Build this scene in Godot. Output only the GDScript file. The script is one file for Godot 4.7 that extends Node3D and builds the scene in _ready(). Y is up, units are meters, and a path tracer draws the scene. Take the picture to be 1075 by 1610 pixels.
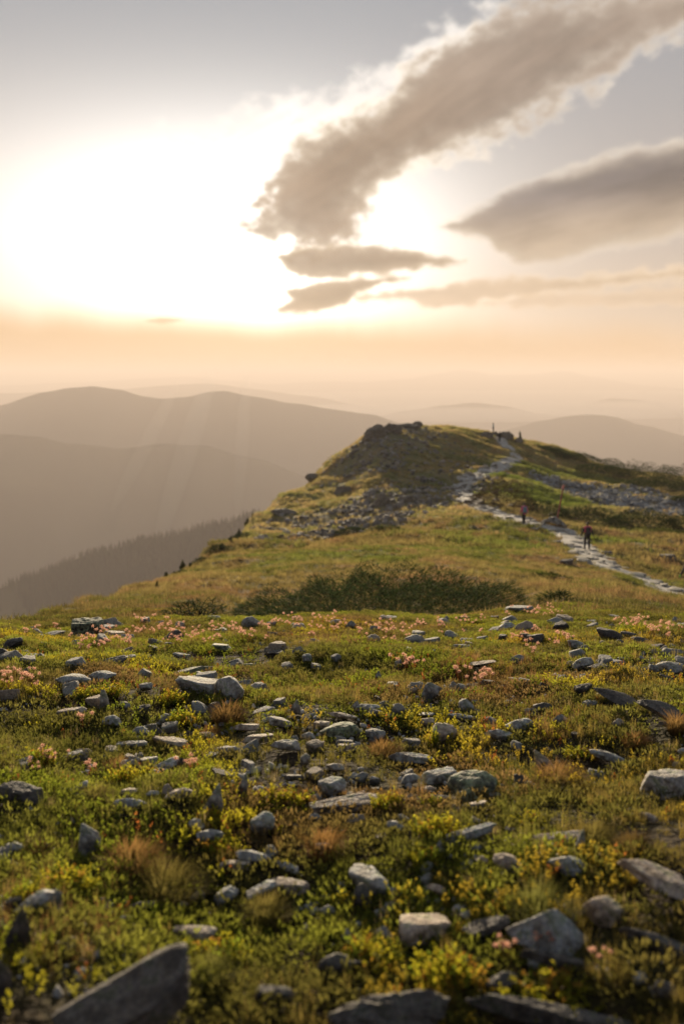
extends Node3D
# A mountain ridge at sunrise: camera, sky, sun and air first, then the land, then plants, stones, people and small things.

const EYE := 1.6
const SUN_AZ := -4.8
const SUN_EL := 7.8

# ---------------------------------------------------------------- land: heights below the eye by bearing and log distance
const AZ := [-180,-125,-75,-32,-19.1,-16.93,-14.71,-12.44,-10.14,-7.61,-5.06,-3.23,-1.38,0.46,2.31,5.61,9.24,12.44,15.23,19.1,30,60,115,180]
const ND := 44
var HH := [
	PackedFloat32Array([-1.6,-1.59,-1.59,-1.59,-1.58,-1.58,-1.57,-1.57,-1.56,-1.55,-1.54,-1.51,-1.47,-1.43,-1.38,-1.33,-1.28,-1.22,-1.16,-1.07,-0.97,-0.86,-0.76,-0.67,-0.62,-0.6,-0.62,-0.65,-0.72,-0.81,-0.93,-1.08,-1.26,-1.47,-2.16,-4.01,-6.81,-10.34,-14.42,-21.45,-32.09,-44.78,-57.94,-70]),
	PackedFloat32Array([-1.6,-1.6,-1.6,-1.6,-1.6,-1.6,-1.6,-1.6,-1.6,-1.6,-1.6,-1.61,-1.63,-1.65,-1.67,-1.7,-1.74,-1.78,-1.86,-2.09,-2.45,-2.95,-3.58,-4.32,-5.17,-6.12,-7.79,-10.5,-14.16,-18.7,-24.03,-30.06,-36.71,-43.9,-52.81,-65.23,-80.49,-97.92,-116.84,-139.97,-167.96,-198.71,-230.09,-260]),
	PackedFloat32Array([-1.6,-1.6,-1.6,-1.6,-1.6,-1.6,-1.6,-1.6,-1.6,-1.6,-1.61,-1.66,-1.73,-1.82,-1.92,-2.08,-2.32,-2.63,-3.06,-3.7,-4.71,-5.97,-7.54,-9.54,-12.01,-14.98,-18.47,-22.46,-27.1,-32.8,-39.54,-47.29,-56.01,-65.84,-77.55,-91.23,-106.85,-124.42,-143.93,-168.67,-199.14,-232.83,-267.28,-300]),
	PackedFloat32Array([-1.6,-1.6,-1.6,-1.6,-1.6,-1.6,-1.6,-1.6,-1.6,-1.6,-1.61,-1.66,-1.73,-1.82,-1.92,-2.08,-2.32,-2.63,-3.06,-3.7,-4.71,-5.97,-7.54,-9.54,-12.01,-14.98,-18.47,-22.46,-27.1,-32.8,-39.54,-47.29,-56.01,-65.84,-77.55,-91.23,-106.85,-124.42,-143.93,-168.67,-199.14,-232.83,-267.28,-300]),
	PackedFloat32Array([-1.6,-1.58,-1.55,-1.52,-1.5,-1.48,-1.46,-1.46,-1.48,-1.52,-1.57,-1.62,-1.68,-1.75,-1.85,-1.98,-2.16,-2.4,-2.7,-3.05,-3.54,-4.92,-6.36,-8.07,-10.23,-12.83,-15.91,-19.56,-23.9,-29.16,-35.33,-42.67,-51.12,-60.71,-72.05,-84.99,-99.91,-117.02,-136.98,-159.83,-186.09,-216.65,-251.3,-290]),
	PackedFloat32Array([-1.6,-1.58,-1.56,-1.53,-1.51,-1.49,-1.48,-1.47,-1.5,-1.54,-1.59,-1.64,-1.7,-1.77,-1.88,-2.02,-2.21,-2.46,-2.77,-3.12,-3.54,-3.98,-4.6,-5.91,-7.71,-10.06,-12.83,-16.15,-20.27,-25.32,-31.23,-38.18,-46.24,-55.64,-67.03,-79.99,-94.91,-112.02,-131.98,-154.83,-181.09,-211.65,-246.3,-285]),
	PackedFloat32Array([-1.6,-1.58,-1.56,-1.54,-1.52,-1.51,-1.49,-1.49,-1.51,-1.56,-1.61,-1.66,-1.72,-1.79,-1.9,-2.04,-2.23,-2.48,-2.78,-3.12,-3.52,-4,-4.55,-5.13,-5.85,-7.86,-10.68,-13.74,-17.61,-22.44,-28.18,-35.12,-43.23,-52.64,-64.03,-76.99,-91.91,-109.02,-128.98,-151.88,-178.01,-208.01,-242,-280]),
	PackedFloat32Array([-1.6,-1.58,-1.57,-1.55,-1.53,-1.52,-1.51,-1.5,-1.53,-1.57,-1.62,-1.68,-1.73,-1.81,-1.91,-2.05,-2.22,-2.48,-2.78,-3.13,-3.53,-4,-4.55,-5.15,-5.83,-6.59,-7.51,-10.21,-13.72,-18.15,-23.83,-30.19,-37.45,-46.52,-57.96,-71.22,-86.75,-104.08,-123.98,-146.88,-173.01,-203.01,-237,-275]),
	PackedFloat32Array([-1.6,-1.59,-1.57,-1.56,-1.54,-1.53,-1.52,-1.52,-1.54,-1.59,-1.63,-1.69,-1.75,-1.82,-1.93,-2.06,-2.24,-2.48,-2.78,-3.13,-3.53,-3.99,-4.52,-5.12,-5.78,-6.52,-7.3,-8.16,-10.05,-13.5,-18.43,-24.64,-32.33,-41.57,-52.97,-66.22,-81.75,-99.08,-118.98,-141.88,-168.01,-198.01,-232,-270]),
	PackedFloat32Array([-1.6,-1.59,-1.57,-1.56,-1.55,-1.54,-1.53,-1.53,-1.55,-1.6,-1.64,-1.7,-1.76,-1.84,-1.94,-2.07,-2.24,-2.48,-2.77,-3.16,-3.58,-4.03,-4.52,-5.06,-5.68,-6.34,-7.09,-7.89,-8.7,-10.9,-12.23,-13.13,-14.36,-21.32,-33.57,-47.54,-62.81,-80.05,-100.01,-123.38,-150.26,-181.42,-216.36,-255]),
	PackedFloat32Array([-1.6,-1.59,-1.58,-1.56,-1.55,-1.54,-1.54,-1.53,-1.56,-1.6,-1.65,-1.71,-1.77,-1.85,-1.95,-2.08,-2.25,-2.47,-2.76,-3.24,-4.1,-4.71,-5.1,-5.51,-5.96,-6.46,-7.06,-7.75,-8.56,-9.72,-12.28,-13.09,-14.08,-15.19,-16.1,-23.05,-36.11,-52.89,-73.01,-96.43,-123.13,-153.47,-188.97,-230]),
	PackedFloat32Array([-1.6,-1.59,-1.58,-1.57,-1.56,-1.55,-1.54,-1.54,-1.56,-1.61,-1.66,-1.71,-1.77,-1.85,-1.96,-2.08,-2.25,-2.48,-2.76,-3.23,-4.09,-4.71,-5.11,-5.5,-5.9,-6.36,-6.97,-7.7,-8.52,-9.53,-11.73,-13.21,-13.92,-14.97,-15.59,-15.54,-25.68,-41.49,-59.94,-83.24,-110.23,-141.19,-177.04,-218]),
	PackedFloat32Array([-1.6,-1.59,-1.58,-1.57,-1.56,-1.55,-1.54,-1.54,-1.57,-1.61,-1.66,-1.72,-1.77,-1.85,-1.96,-2.08,-2.25,-2.48,-2.76,-3.22,-4.09,-4.71,-5.11,-5.5,-5.9,-6.36,-6.97,-7.7,-8.53,-9.44,-10.83,-13.28,-13.8,-14.84,-15.04,-14.5,-15.08,-26.84,-45.91,-69.19,-96.22,-127.11,-163.26,-205]),
	PackedFloat32Array([-1.6,-1.59,-1.58,-1.57,-1.56,-1.55,-1.54,-1.54,-1.57,-1.61,-1.66,-1.72,-1.77,-1.85,-1.96,-2.08,-2.25,-2.48,-2.76,-3.21,-4.05,-4.66,-5.06,-5.45,-5.84,-6.31,-6.93,-7.66,-8.5,-9.38,-10.44,-12.75,-13.56,-14.12,-14.03,-13.29,-10.9,-20.41,-34.64,-57.6,-85.31,-116.75,-153.55,-196]),
	PackedFloat32Array([-1.6,-1.59,-1.58,-1.57,-1.56,-1.55,-1.54,-1.54,-1.57,-1.61,-1.66,-1.71,-1.77,-1.85,-1.96,-2.08,-2.25,-2.48,-2.75,-3.2,-4.01,-4.61,-5.01,-5.4,-5.81,-6.26,-6.8,-7.51,-8.42,-9.41,-10.32,-11.58,-13.29,-13.36,-12.89,-11.44,-7.93,-12.98,-27.67,-48.41,-74.09,-106.3,-143.63,-186]),
	PackedFloat32Array([-1.6,-1.59,-1.58,-1.56,-1.55,-1.54,-1.54,-1.53,-1.56,-1.6,-1.65,-1.71,-1.77,-1.84,-1.95,-2.07,-2.24,-2.47,-2.74,-3.19,-4.01,-4.61,-5.01,-5.4,-5.81,-6.26,-6.77,-7.48,-8.39,-9.37,-10.44,-11.51,-12.56,-13.09,-13.17,-12.04,-9.76,-8.68,-13.31,-30.24,-55.86,-88.18,-125.63,-168]),
	PackedFloat32Array([-1.6,-1.59,-1.57,-1.56,-1.54,-1.53,-1.52,-1.52,-1.55,-1.59,-1.64,-1.69,-1.75,-1.83,-1.93,-2.06,-2.22,-2.44,-2.71,-3.06,-3.69,-4.36,-4.91,-5.42,-5.86,-6.31,-6.9,-7.7,-8.61,-9.53,-10.54,-11.44,-12.14,-12.69,-12.85,-12.61,-12.14,-11.06,-13.06,-23.77,-42.23,-68.67,-102.86,-146]),
	PackedFloat32Array([-1.6,-1.58,-1.57,-1.55,-1.53,-1.52,-1.51,-1.5,-1.53,-1.57,-1.62,-1.68,-1.73,-1.81,-1.91,-2.04,-2.19,-2.41,-2.68,-3.01,-3.4,-3.85,-4.36,-4.94,-5.59,-6.29,-7.08,-7.91,-8.79,-9.72,-10.67,-11.64,-12.66,-13.42,-13.95,-14.3,-14.21,-13.84,-14.89,-24,-38.13,-59.97,-92.52,-136]),
	PackedFloat32Array([-1.6,-1.58,-1.56,-1.54,-1.52,-1.5,-1.49,-1.49,-1.51,-1.55,-1.6,-1.66,-1.71,-1.79,-1.89,-2.01,-2.17,-2.38,-2.66,-3,-3.39,-3.83,-4.34,-4.92,-5.59,-6.33,-7.18,-8.11,-9.08,-10.12,-11.13,-12.1,-13.07,-13.87,-14.35,-14.86,-15.4,-15.92,-19.18,-28.19,-42.11,-63.97,-96.52,-140]),
	PackedFloat32Array([-1.6,-1.58,-1.55,-1.52,-1.5,-1.48,-1.46,-1.46,-1.48,-1.52,-1.57,-1.62,-1.68,-1.75,-1.85,-1.98,-2.14,-2.35,-2.63,-2.97,-3.37,-3.84,-4.38,-5.01,-5.75,-6.6,-7.55,-8.71,-9.83,-10.77,-11.52,-12.19,-12.98,-13.81,-14.66,-15.52,-16.45,-17.28,-21.02,-31.1,-45.92,-68.07,-100.52,-144]),
	PackedFloat32Array([-1.6,-1.6,-1.6,-1.6,-1.6,-1.6,-1.6,-1.6,-1.6,-1.6,-1.62,-1.66,-1.73,-1.82,-1.92,-2.06,-2.27,-2.51,-2.79,-3.14,-3.55,-4.02,-4.55,-5.17,-5.93,-6.8,-7.75,-8.74,-9.81,-10.97,-12.23,-13.6,-15.08,-16.73,-18.64,-20.84,-23.32,-26.61,-31.64,-40.99,-54.74,-78.93,-109.83,-140]),
	PackedFloat32Array([-1.6,-1.6,-1.6,-1.6,-1.6,-1.6,-1.6,-1.6,-1.6,-1.6,-1.61,-1.65,-1.71,-1.78,-1.86,-1.98,-2.13,-2.33,-2.57,-2.9,-3.31,-3.79,-4.34,-5,-5.81,-6.79,-7.92,-9.19,-10.69,-12.5,-14.66,-17.22,-20.24,-24.15,-29.09,-35.06,-42.09,-50.73,-62.73,-77.78,-95.75,-120.92,-150.71,-180]),
	PackedFloat32Array([-1.6,-1.6,-1.6,-1.6,-1.6,-1.6,-1.6,-1.6,-1.6,-1.6,-1.6,-1.62,-1.64,-1.67,-1.71,-1.76,-1.82,-1.88,-1.97,-2.15,-2.43,-2.8,-3.25,-3.79,-4.4,-5.09,-6.14,-7.74,-9.86,-12.47,-15.54,-19.06,-23,-27.33,-32.94,-41.12,-51.4,-63.27,-76.27,-92.61,-112.85,-135.28,-158.23,-180]),
	PackedFloat32Array([-1.6,-1.59,-1.59,-1.59,-1.58,-1.58,-1.57,-1.57,-1.56,-1.55,-1.54,-1.51,-1.47,-1.43,-1.38,-1.33,-1.28,-1.22,-1.16,-1.07,-0.97,-0.86,-0.76,-0.67,-0.62,-0.6,-0.62,-0.65,-0.72,-0.81,-0.93,-1.08,-1.26,-1.47,-2.16,-4.01,-6.81,-10.34,-14.42,-21.45,-32.09,-44.78,-57.94,-70])]
var tab := PackedFloat32Array()      # 721 bearings (every half degree) x ND distances
const NA := 721
const LD0 := -0.2231436
const LD1 := 6.0402547
const WAVES := [[5.1,2.3,.7,.30],[-3.7,6.1,2.1,.22],[9.3,-4.2,4.0,.16],[2.2,-1.6,1.3,.55],[-1.1,2.9,5.2,.5],[13.7,8.9,.4,.10],[-8.1,15.3,3.3,.08],[.8,.55,2.7,.8]]

# stones of the near slope: x, z, width, height, depth, turn, tilt, kind, tone, label
var STONES := [
	[-2.487,-9.465,0.312,0.2,0.219,14.724,0,"k","m","squarish lichen-mottled boulder standing on the left crest above the wooded valley"],
	[-2.264,-9.602,0.261,0.043,0.166,13.269,0,"s","t","brownish low slab just right of the square boulder on the crest"],
	[-2.868,-9.662,0.252,0.037,0.143,16.53,0,"s","g","low grey slab just left of the square boulder on the crest"],
	[-2.608,-7.672,0.158,0.036,0.111,18.772,0,"s","d","dark low slab by the left picture edge below the crest"],
	[-2.417,-7.841,0.08,0.021,0.056,17.134,0,"r","g","small rounded stone between the left edge slab and the square boulder"],
	[-2.24,-6.986,0.113,0.019,0.069,17.782,0,"s","g","thin grey stone below the dark slab at the left edge"],
	[-1.652,-6.919,0.249,0.016,0.154,13.429,-14,"p","d","dark flat slab rising to the right among pink seedheads at left"],
	[-1.565,-7.152,0.082,0.027,0.058,12.342,0,"b","g","small grey block touching the raised right end of the dark tilted slab"],
	[-1.659,-5.945,0.208,0.048,0.145,15.589,0,"r","b","bluish rounded double-humped rock at left in the bilberry"],
	[-1.508,-6.052,0.193,0.037,0.122,13.992,0,"r","b","bluish lumpy rock touching the double-humped rock at left"],
	[-1.155,-5.681,0.082,0.034,0.057,11.489,-15,"r","g","small smooth grey stone on its own left of the large split boulder"],
	[-1.31,-5.28,0.07,0.101,0.035,13.938,0,"w","g","pointed grey stone standing upright behind the left bilberry bushes"],
	[-1.468,-5.2,0.177,0.025,0.073,15.76,0,"s","t","flat pale stone in the grass left of the pointed upright stone"],
	[-1.19,-4.969,0.102,0.038,0.072,13.469,0,"r","b","rounded bluish stone below the pointed upright stone"],
	[-1.024,-4.85,0.1,0.036,0.07,11.927,0,"r","b","rounded bluish stone above the pile of flat slabs at left"],
	[-0.95,-5.12,0.067,0.032,0.047,10.514,0,"b","g","small grey block left of the bright bilberry bush under the split boulder"],
	[-1.178,-5.282,0.035,0.025,0.024,12.571,0,"r","b","tiny pale pebble right of the pointed upright stone"],
	[-1.085,-6.925,0.374,0.039,0.129,23.902,0,"b","m","low back piece of the large split boulder at left of centre"],
	[-0.85,-5.726,0.268,0.065,0.188,16.442,0,"b","g","broad flat-fronted middle piece of the large split boulder"],
	[-0.638,-5.621,0.2,0.099,0.14,-13.526,12,"r","g","sloping rounded right piece of the large split boulder"],
	[-0.507,-7.526,0.148,0.017,0.097,3.856,-6,"p","d","small overhanging slab with dark underside above the big bilberry patch"],
	[-0.324,-7.292,0.113,0.049,0.056,2.541,0,"w","b","pale bluish peaked stone right of the overhanging slab"],
	[-0.184,-6.88,0.087,0.028,0.061,1.529,10,"s","g","dark edged stone at the upper rim of the big bilberry patch"],
	[-0.257,-7.039,0.074,0.048,0.052,2.093,0,"b","b","small bluish block above the upper rim of the big bilberry patch"],
	[-0.689,-7.137,0.121,0.021,0.071,5.513,0,"r","m","greenish lichen-covered flat stone behind the split boulder"],
	[-0.985,-7.912,0.178,0.042,0.125,7.099,0,"b","m","mossy broken rock left of the overhanging slab"],
	[-1.273,-7.665,0.142,0.023,0.08,9.432,0,"s","b","pale low stone left of a small dark grass tuft behind the split boulder"],
	[-0.427,-5.257,0.128,0.013,0.089,4.644,-18,"b","g","grey wedge rising to the right beside the brown tussock"],
	[-0.246,-5.187,0.059,0.07,0.03,2.715,15,"w","g","tall narrow stone in the middle of the bilberry right of the brown tussock"],
	[-0.323,-4.983,0.122,0.028,0.085,3.706,10,"b","g","squared pale stone with a dark front below the brown tussock"],
	[-0.493,-4.959,0.165,0.019,0.053,5.675,-6,"s","t","thin tan slab in front of the brown tussock"],
	[-0.415,-4.708,0.17,0.026,0.068,5.042,6,"s","t","long tan slab second below the brown tussock"],
	[-0.258,-4.425,0.141,0.025,0.063,3.338,8,"s","g","grey slab with shaded front at the right end of the tan slab"],
	[-0.547,-4.542,0.126,0.02,0.051,6.863,0,"s","g","flat grey slab left of the tan slabs"],
	[-0.611,-4.457,0.078,0.013,0.055,7.81,-12,"b","b","bluish block leaning under the flat grey slab"],
	[-0.837,-4.693,0.192,0.034,0.088,10.108,6,"s","t","wide tan slab with a tuft of grass growing on it"],
	[-0.79,-4.256,0.144,0.012,0.085,10.51,-16,"b","g","grey block rising to the right below the wide tan slab"],
	[-0.693,-4.899,0.1,0.019,0.052,8.049,0,"s","g","thin grey stone between two orange-brown tufts left of centre"],
	[-0.778,-4.859,0.053,0.036,0.027,9.093,0,"w","d","small dark pointed stone left of the thin grey stone"],
	[-0.575,-4.142,0.061,0.029,0.043,7.902,0,"r","b","rounded bluish stone below the bluish leaning block"],
	[-0.409,-4.207,0.074,0.019,0.052,5.555,20,"b","g","grey stone tilted down to the right in the middle of the stony patch"],
	[-0.108,-4.981,0.093,0.023,0.063,1.237,0,"b","t","tan block left of the large rounded mossy stone"],
	[-0.008,-4.868,0.216,0.046,0.121,0.095,0,"r","m","large rounded mossy stone at the middle of the near slope"],
	[-0.167,-4.778,0.076,0.017,0.045,2.001,0,"s","g","low grey stone below the tan block by the mossy stone"],
	[-0.162,-4.213,0.052,0.039,0.037,2.2,0,"r","g","small rounded stone on bare ground at centre"],
	[0.095,-9.969,0.125,0.064,0.063,-0.544,0,"w","b","bluish peaked stone at the foot of the dwarf pine thicket"],
	[0.55,-10.992,0.168,0.028,0.112,-2.866,0,"s","g","low grey stone under the middle of the dwarf pine thicket"],
	[0.243,-6.414,0.064,0.063,0.032,-2.173,0,"w","b","small pointed pale stone above the centre bilberry belt"],
	[0.314,-5.97,0.093,0.029,0.065,-3.006,0,"s","b","flat bluish stone right of the small pointed pale stone"],
	[0.484,-5.977,0.076,0.019,0.054,-4.626,0,"s","g","low grey stone right of a dark cushion at centre"],
	[0.514,-5.612,0.136,0.068,0.068,-5.236,-20,"w","g","ridged grey stone rising to the right above the bilberry belt"],
	[0.719,-5.772,0.074,0.041,0.052,-7.104,0,"b","g","grey block right of the ridged grey stone"],
	[0.686,-5.294,0.106,0.064,0.075,-7.385,0,"r","b","smooth bluish boulder half sunk in the bilberry right of centre"],
	[0.078,-5.26,0.06,0.046,0.03,-0.854,0,"w","g","small grey peaked stone above the mossy boulder at centre"],
	[0.137,-5.24,0.142,0.02,0.058,-1.5,0,"s","b","flat bluish slab right of the small grey peaked stone"],
	[0.002,-5.109,0.168,0.014,0.039,-0.019,0,"s","t","thin tan slab above the large rounded mossy stone"],
	[0.957,-6.587,0.187,0.011,0.108,-8.264,-10,"p","t","bright tan wedge-shaped slab lying alone in green cover right of centre"],
	[0.922,-7.484,0.169,0.014,0.05,-7.022,4,"s","b","thin pale slab above the bright tan wedge"],
	[0.994,-7.623,0.075,0.031,0.053,-7.428,0,"b","t","small reddish block on the end of the thin pale slab"],
	[0.908,-5.987,0.103,0.021,0.065,-8.62,5,"s","d","dark flat stone behind pink seedheads right of centre"],
	[0.449,-5.183,0.097,0.01,0.062,-4.95,-10,"b","b","bluish stone just above the angular tan rock"],
	[0.496,-4.76,0.138,0.074,0.096,19.05,10,"b","t","angular tan rock with several flat faces right of centre"],
	[0.451,-5.046,0.08,0.035,0.056,-5.107,0,"b","t","small angular tan stone leaning on the angular tan rock"],
	[0.642,-5.101,0.162,0.016,0.045,-7.169,0,"s","b","flat bluish slab right of the angular tan rock"],
	[2.228,-12.284,0.414,0.054,0.228,-10.28,0,"s","b","pale stone at the right end of the dwarf pine thicket"],
	[1.571,-9.309,0.197,0.041,0.138,-9.576,0,"b","b","bluish stone below the pale stone at the end of the pine thicket"],
	[3.234,-11.483,0.199,0.009,0.109,-15.728,8,"p","b","pale flat stone in the grass near the right edge of the slope"],
	[2.77,-10.751,0.139,0.025,0.097,-14.446,0,"s","b","small pale slab left of the flat stone near the right edge"],
	[2.191,-7.957,0.241,0.076,0.168,-15.395,20,"r","d","dark rounded rock slanting down to the right near the right edge"],
	[2.38,-8.02,0.163,0.024,0.095,-16.53,10,"r","d","dark low stone right of the slanting dark rock"],
	[2.374,-7.72,0.169,0.03,0.113,-17.096,0,"r","d","second dark low stone right of the slanting dark rock"],
	[1.748,-7.258,0.135,0.046,0.095,-13.539,15,"r","b","bluish rounded stone beside pink seedheads on the right"],
	[1.768,-7.034,0.081,0.033,0.057,-14.111,0,"r","g","grey stone touching the bluish rounded stone on the right"],
	[1.565,-6.291,0.145,0.038,0.102,-13.968,-15,"r","g","pale lumpy stone left of a flat brown slab on the right"],
	[1.632,-6.152,0.152,0.011,0.089,-14.856,-8,"p","d","flat brown slab right of the pale lumpy stone"],
	[1.513,-6.388,0.06,0.032,0.042,-13.323,0,"b","g","small block left of the pale lumpy stone on the right"],
	[1.346,-5.953,0.103,0.018,0.072,-12.738,8,"b","b","bluish broken stone left of a narrow leaning slab"],
	[1.431,-5.868,0.119,0.009,0.081,-13.709,-24,"p","g","narrow grey slab leaning up to the right"],
	[1.848,-6.43,0.066,0.032,0.046,-16.033,0,"b","b","small bluish block on the right above the two brown boulders"],
	[1.936,-6.001,0.066,0.038,0.047,-17.883,0,"b","b","grey block beside the rough grey rock at the right edge"],
	[2.071,-6.107,0.18,0.054,0.126,-18.734,0,"r","g","rough grey rock at the right edge above the two brown boulders"],
	[1.952,-5.793,0.086,0.01,0.06,-18.622,20,"b","d","dark tilted stone below the rough grey rock at the right edge"],
	[1.429,-4.985,0.263,0.021,0.183,-15.991,20,"p","d","big smooth brown boulder slanting down to the right at the right side"],
	[1.557,-4.667,0.25,0.021,0.175,-18.445,16,"p","d","big grey boulder slanting to the right edge right of the brown one"],
	[1.532,-4.499,0.088,0.014,0.058,-18.806,6,"b","d","dark stone under the big grey boulder at the right edge"],
	[1.297,-5.052,0.089,0.016,0.048,-14.397,0,"s","b","pale slab under the high end of the slanting brown boulder"],
	[1.068,-5.104,0.111,0.045,0.078,-11.816,0,"r","d","rounded stone with dark base above the curved grey stones"],
	[0.991,-5.052,0.063,0.052,0.044,-11.093,0,"b","g","small upper stone of the curved grey row right of centre"],
	[0.884,-4.776,0.146,0.038,0.102,-10.49,-12,"r","b","lower bluish stone of the curved grey row right of centre"],
	[1.09,-4.793,0.098,0.036,0.049,-12.813,0,"w","b","bluish wedge right of the curved grey row"],
	[1.332,-4.613,0.069,0.032,0.034,-16.104,0,"w","g","small grey peaked stone below the brown boulder on the right"],
	[0.773,-4.675,0.157,0.024,0.064,-9.391,0,"s","g","grey slab left of the lower stone of the curved row"],
	[0.818,-4.489,0.049,0.033,0.035,-10.332,0,"b","b","small pale block below the grey slab right of centre"],
	[-1.256,-3.687,0.216,0.039,0.093,18.817,0,"s","d","wide dark slab at the left edge above a dark green hollow"],
	[-1.261,-4.472,0.101,0.022,0.057,15.746,0,"s","g","grey flat stone right of the blurred pink plumes at left"],
	[-1.402,-4.201,0.09,0.007,0.054,18.451,-16,"p","g","pale slab rising to the right left of the pink plumes"],
	[-1.058,-3.834,0.076,0.014,0.053,15.428,-20,"b","g","pale stone above the wide dark slab at left"],
	[-0.854,-3.793,0.08,0.022,0.051,12.687,0,"r","t","rounded tan stone left of two flat stones in the left bilberry"],
	[-0.809,-3.618,0.126,0.023,0.051,12.599,5,"r","b","bluish low stone below the rounded tan stone at left"],
	[-0.629,-3.68,0.126,0.026,0.059,9.697,0,"r","t","smooth pale rounded slab left of the upright wedge"],
	[-0.74,-3.72,0.056,0.014,0.032,11.253,0,"r","b","small bluish stone between the tan stone and the pale rounded slab"],
	[-1.023,-4.644,0.165,0.019,0.049,12.422,0,"s","g","thin grey slab above the bushy bilberry at left"],
	[-0.95,-4.34,0.055,0.045,0.038,12.345,0,"b","b","bluish block behind the bushy bilberry at left"],
	[-0.887,-4.376,0.091,0.028,0.063,11.463,8,"s","g","grey stone between the bluish block and the grey rising block"],
	[-0.879,-3.237,0.105,0.094,0.053,35.197,-22,"w","b","tall bluish wedge leaning to the right left of the big tussock"],
	[-1.119,-3.208,0.076,0.021,0.045,19.225,0,"r","b","pale rounded stone with dark shade beneath by the left edge"],
	[-0.476,-3.584,0.08,0.102,0.04,-7.432,16,"w","g","tall grey wedge standing upright in orange bilberry left of centre"],
	[-0.387,-3.78,0.053,0.094,0.027,5.843,14,"w","g","narrow upright stone leaning left behind the grey wedge"],
	[-0.531,-3.429,0.067,0.027,0.047,8.799,0,"r","b","round dark-based cobble left of a pale flat stone"],
	[-0.468,-3.338,0.101,0.024,0.05,7.98,6,"r","b","pale flat stone touching the round cobble"],
	[-0.281,-3.394,0.092,0.058,0.064,4.726,0,"r","b","bluish two-humped stone in the bilberry at centre"],
	[-0.206,-3.97,0.093,0.016,0.038,2.971,0,"s","d","dark low stone above the bilberry at centre"],
	[-0.045,-3.822,0.112,0.046,0.079,-14.327,-12,"b","b","pale streaked block above the left end of the plank slab"],
	[0.011,-3.652,0.28,0.027,0.089,3.827,-4,"k","t","long plank-like slab with reddish flat top at centre"],
	[-0.101,-3.545,0.053,0.027,0.037,1.64,0,"r","b","round pale stone under the left end of the plank slab"],
	[-0.297,-3.146,0.124,0.027,0.053,5.401,0,"r","b","grey rounded stone behind a flat tan stone"],
	[-0.06,-3.206,0.068,0.021,0.041,1.066,0,"r","b","grey rounded stone half hidden under the orange tussock"],
	[-0.029,-4.104,0.084,0.023,0.056,0.402,10,"r","g","grey stone above the pale streaked block"],
	[0.023,-4.568,0.106,0.022,0.055,-0.287,5,"s","t","tan slab below the large rounded mossy stone"],
	[-0.354,-3.114,0.105,0.019,0.037,6.482,0,"k","t","flat tan stone with bright top near the bottom left"],
	[0.169,-4.843,0.098,0.031,0.068,-2.001,0,"b","b","bluish block with tan foot left of the brown tussock at centre"],
	[0.318,-4.432,0.213,0.027,0.066,-4.107,8,"s","g","long grey slab overgrown with grass at centre"],
	[0.519,-3.816,0.213,0.084,0.149,-7.739,0,"r","m","biggest mottled green-grey boulder right of centre"],
	[0.415,-4.062,0.149,0.031,0.074,-5.829,0,"b","b","bluish squared stone behind the mottled boulder"],
	[0.288,-4.003,0.088,0.026,0.061,-4.118,0,"r","b","bluish low stone left of the squared stone"],
	[0.487,-3.653,0.092,0.049,0.046,-7.595,10,"w","m","dark greenish wedge in front of the mottled boulder"],
	[0.491,-3.518,0.095,0.021,0.045,-7.944,-8,"s","t","tan slab at the foot of the dark greenish wedge"],
	[0.348,-3.859,0.074,0.016,0.036,-5.155,0,"r","t","small tan stone between the plank slab and the mottled boulder"],
	[0.373,-3.639,0.124,0.017,0.037,-5.848,0,"s","d","low dark stone left of the dark greenish wedge"],
	[0.189,-3.316,0.079,0.021,0.044,-3.261,0,"r","b","grey low stone below the plank slab"],
	[0.422,-3.166,0.227,0.02,0.042,-7.598,-5,"s","b","long bluish slabs lying behind the right-hand bilberry bush"],
	[0.814,-4.462,0.046,0.034,0.023,-10.335,0,"w","b","little pale peaked stone right of the mottled boulder"],
	[1.25,-3.692,0.203,0.105,0.142,-8.705,0,"b","g","large grey boulder with shaded front at the right edge"],
	[1.181,-4.237,0.172,0.026,0.067,-15.578,10,"r","b","pale smooth stone under a grassy lip on the right"],
	[0.867,-4.12,0.08,0.099,0.04,-11.881,-38,"w","t","tan splinter of rock leaning to the right in brown grass"],
	[1.073,-3.316,0.067,0.013,0.029,-17.928,0,"s","t","small tan stone below the large right-edge boulder"],
	[0.723,-3.143,0.178,0.009,0.054,-2.957,-8,"k","t","pale layered slab left of a bluish upright stone"],
	[0.761,-3.001,0.04,0.078,0.02,-14.224,8,"w","b","bluish upright stone at the end of the pale layered slab"],
	[-0.872,-2.649,0.124,0.012,0.063,18.227,-28,"p","b","bluish narrow slab leaning to the right at lower left"],
	[-0.842,-2.431,0.072,0.107,0.036,19.093,12,"w","d","dark brown upright stone at the lower left edge"],
	[-0.726,-2.434,0.06,0.014,0.024,16.606,0,"s","t","small flat tan stone above the dark front slab"],
	[-0.609,-2.826,0.103,0.021,0.037,12.152,0,"r","d","dark stone in the shade under the big tussock"],
	[-0.634,-2.73,0.044,0.01,0.018,13.063,0,"r","b","little pale stone in the shade under the big tussock"],
	[-0.523,-2.054,0.436,0.045,0.179,14.279,-27,"f","d","huge dark slab rising to the right at the bottom left corner"],
	[-0.433,-2.68,0.157,0.02,0.059,9.169,-8,"b","t","pale stone just behind the huge dark slab"],
	[-0.363,-2.915,0.081,0.025,0.057,7.092,-35,"p","b","bluish slab leaning steeply to the right at lower left"],
	[-0.255,-2.936,0.109,0.016,0.057,4.964,-12,"b","b","bluish stone left of the squared slab"],
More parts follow.
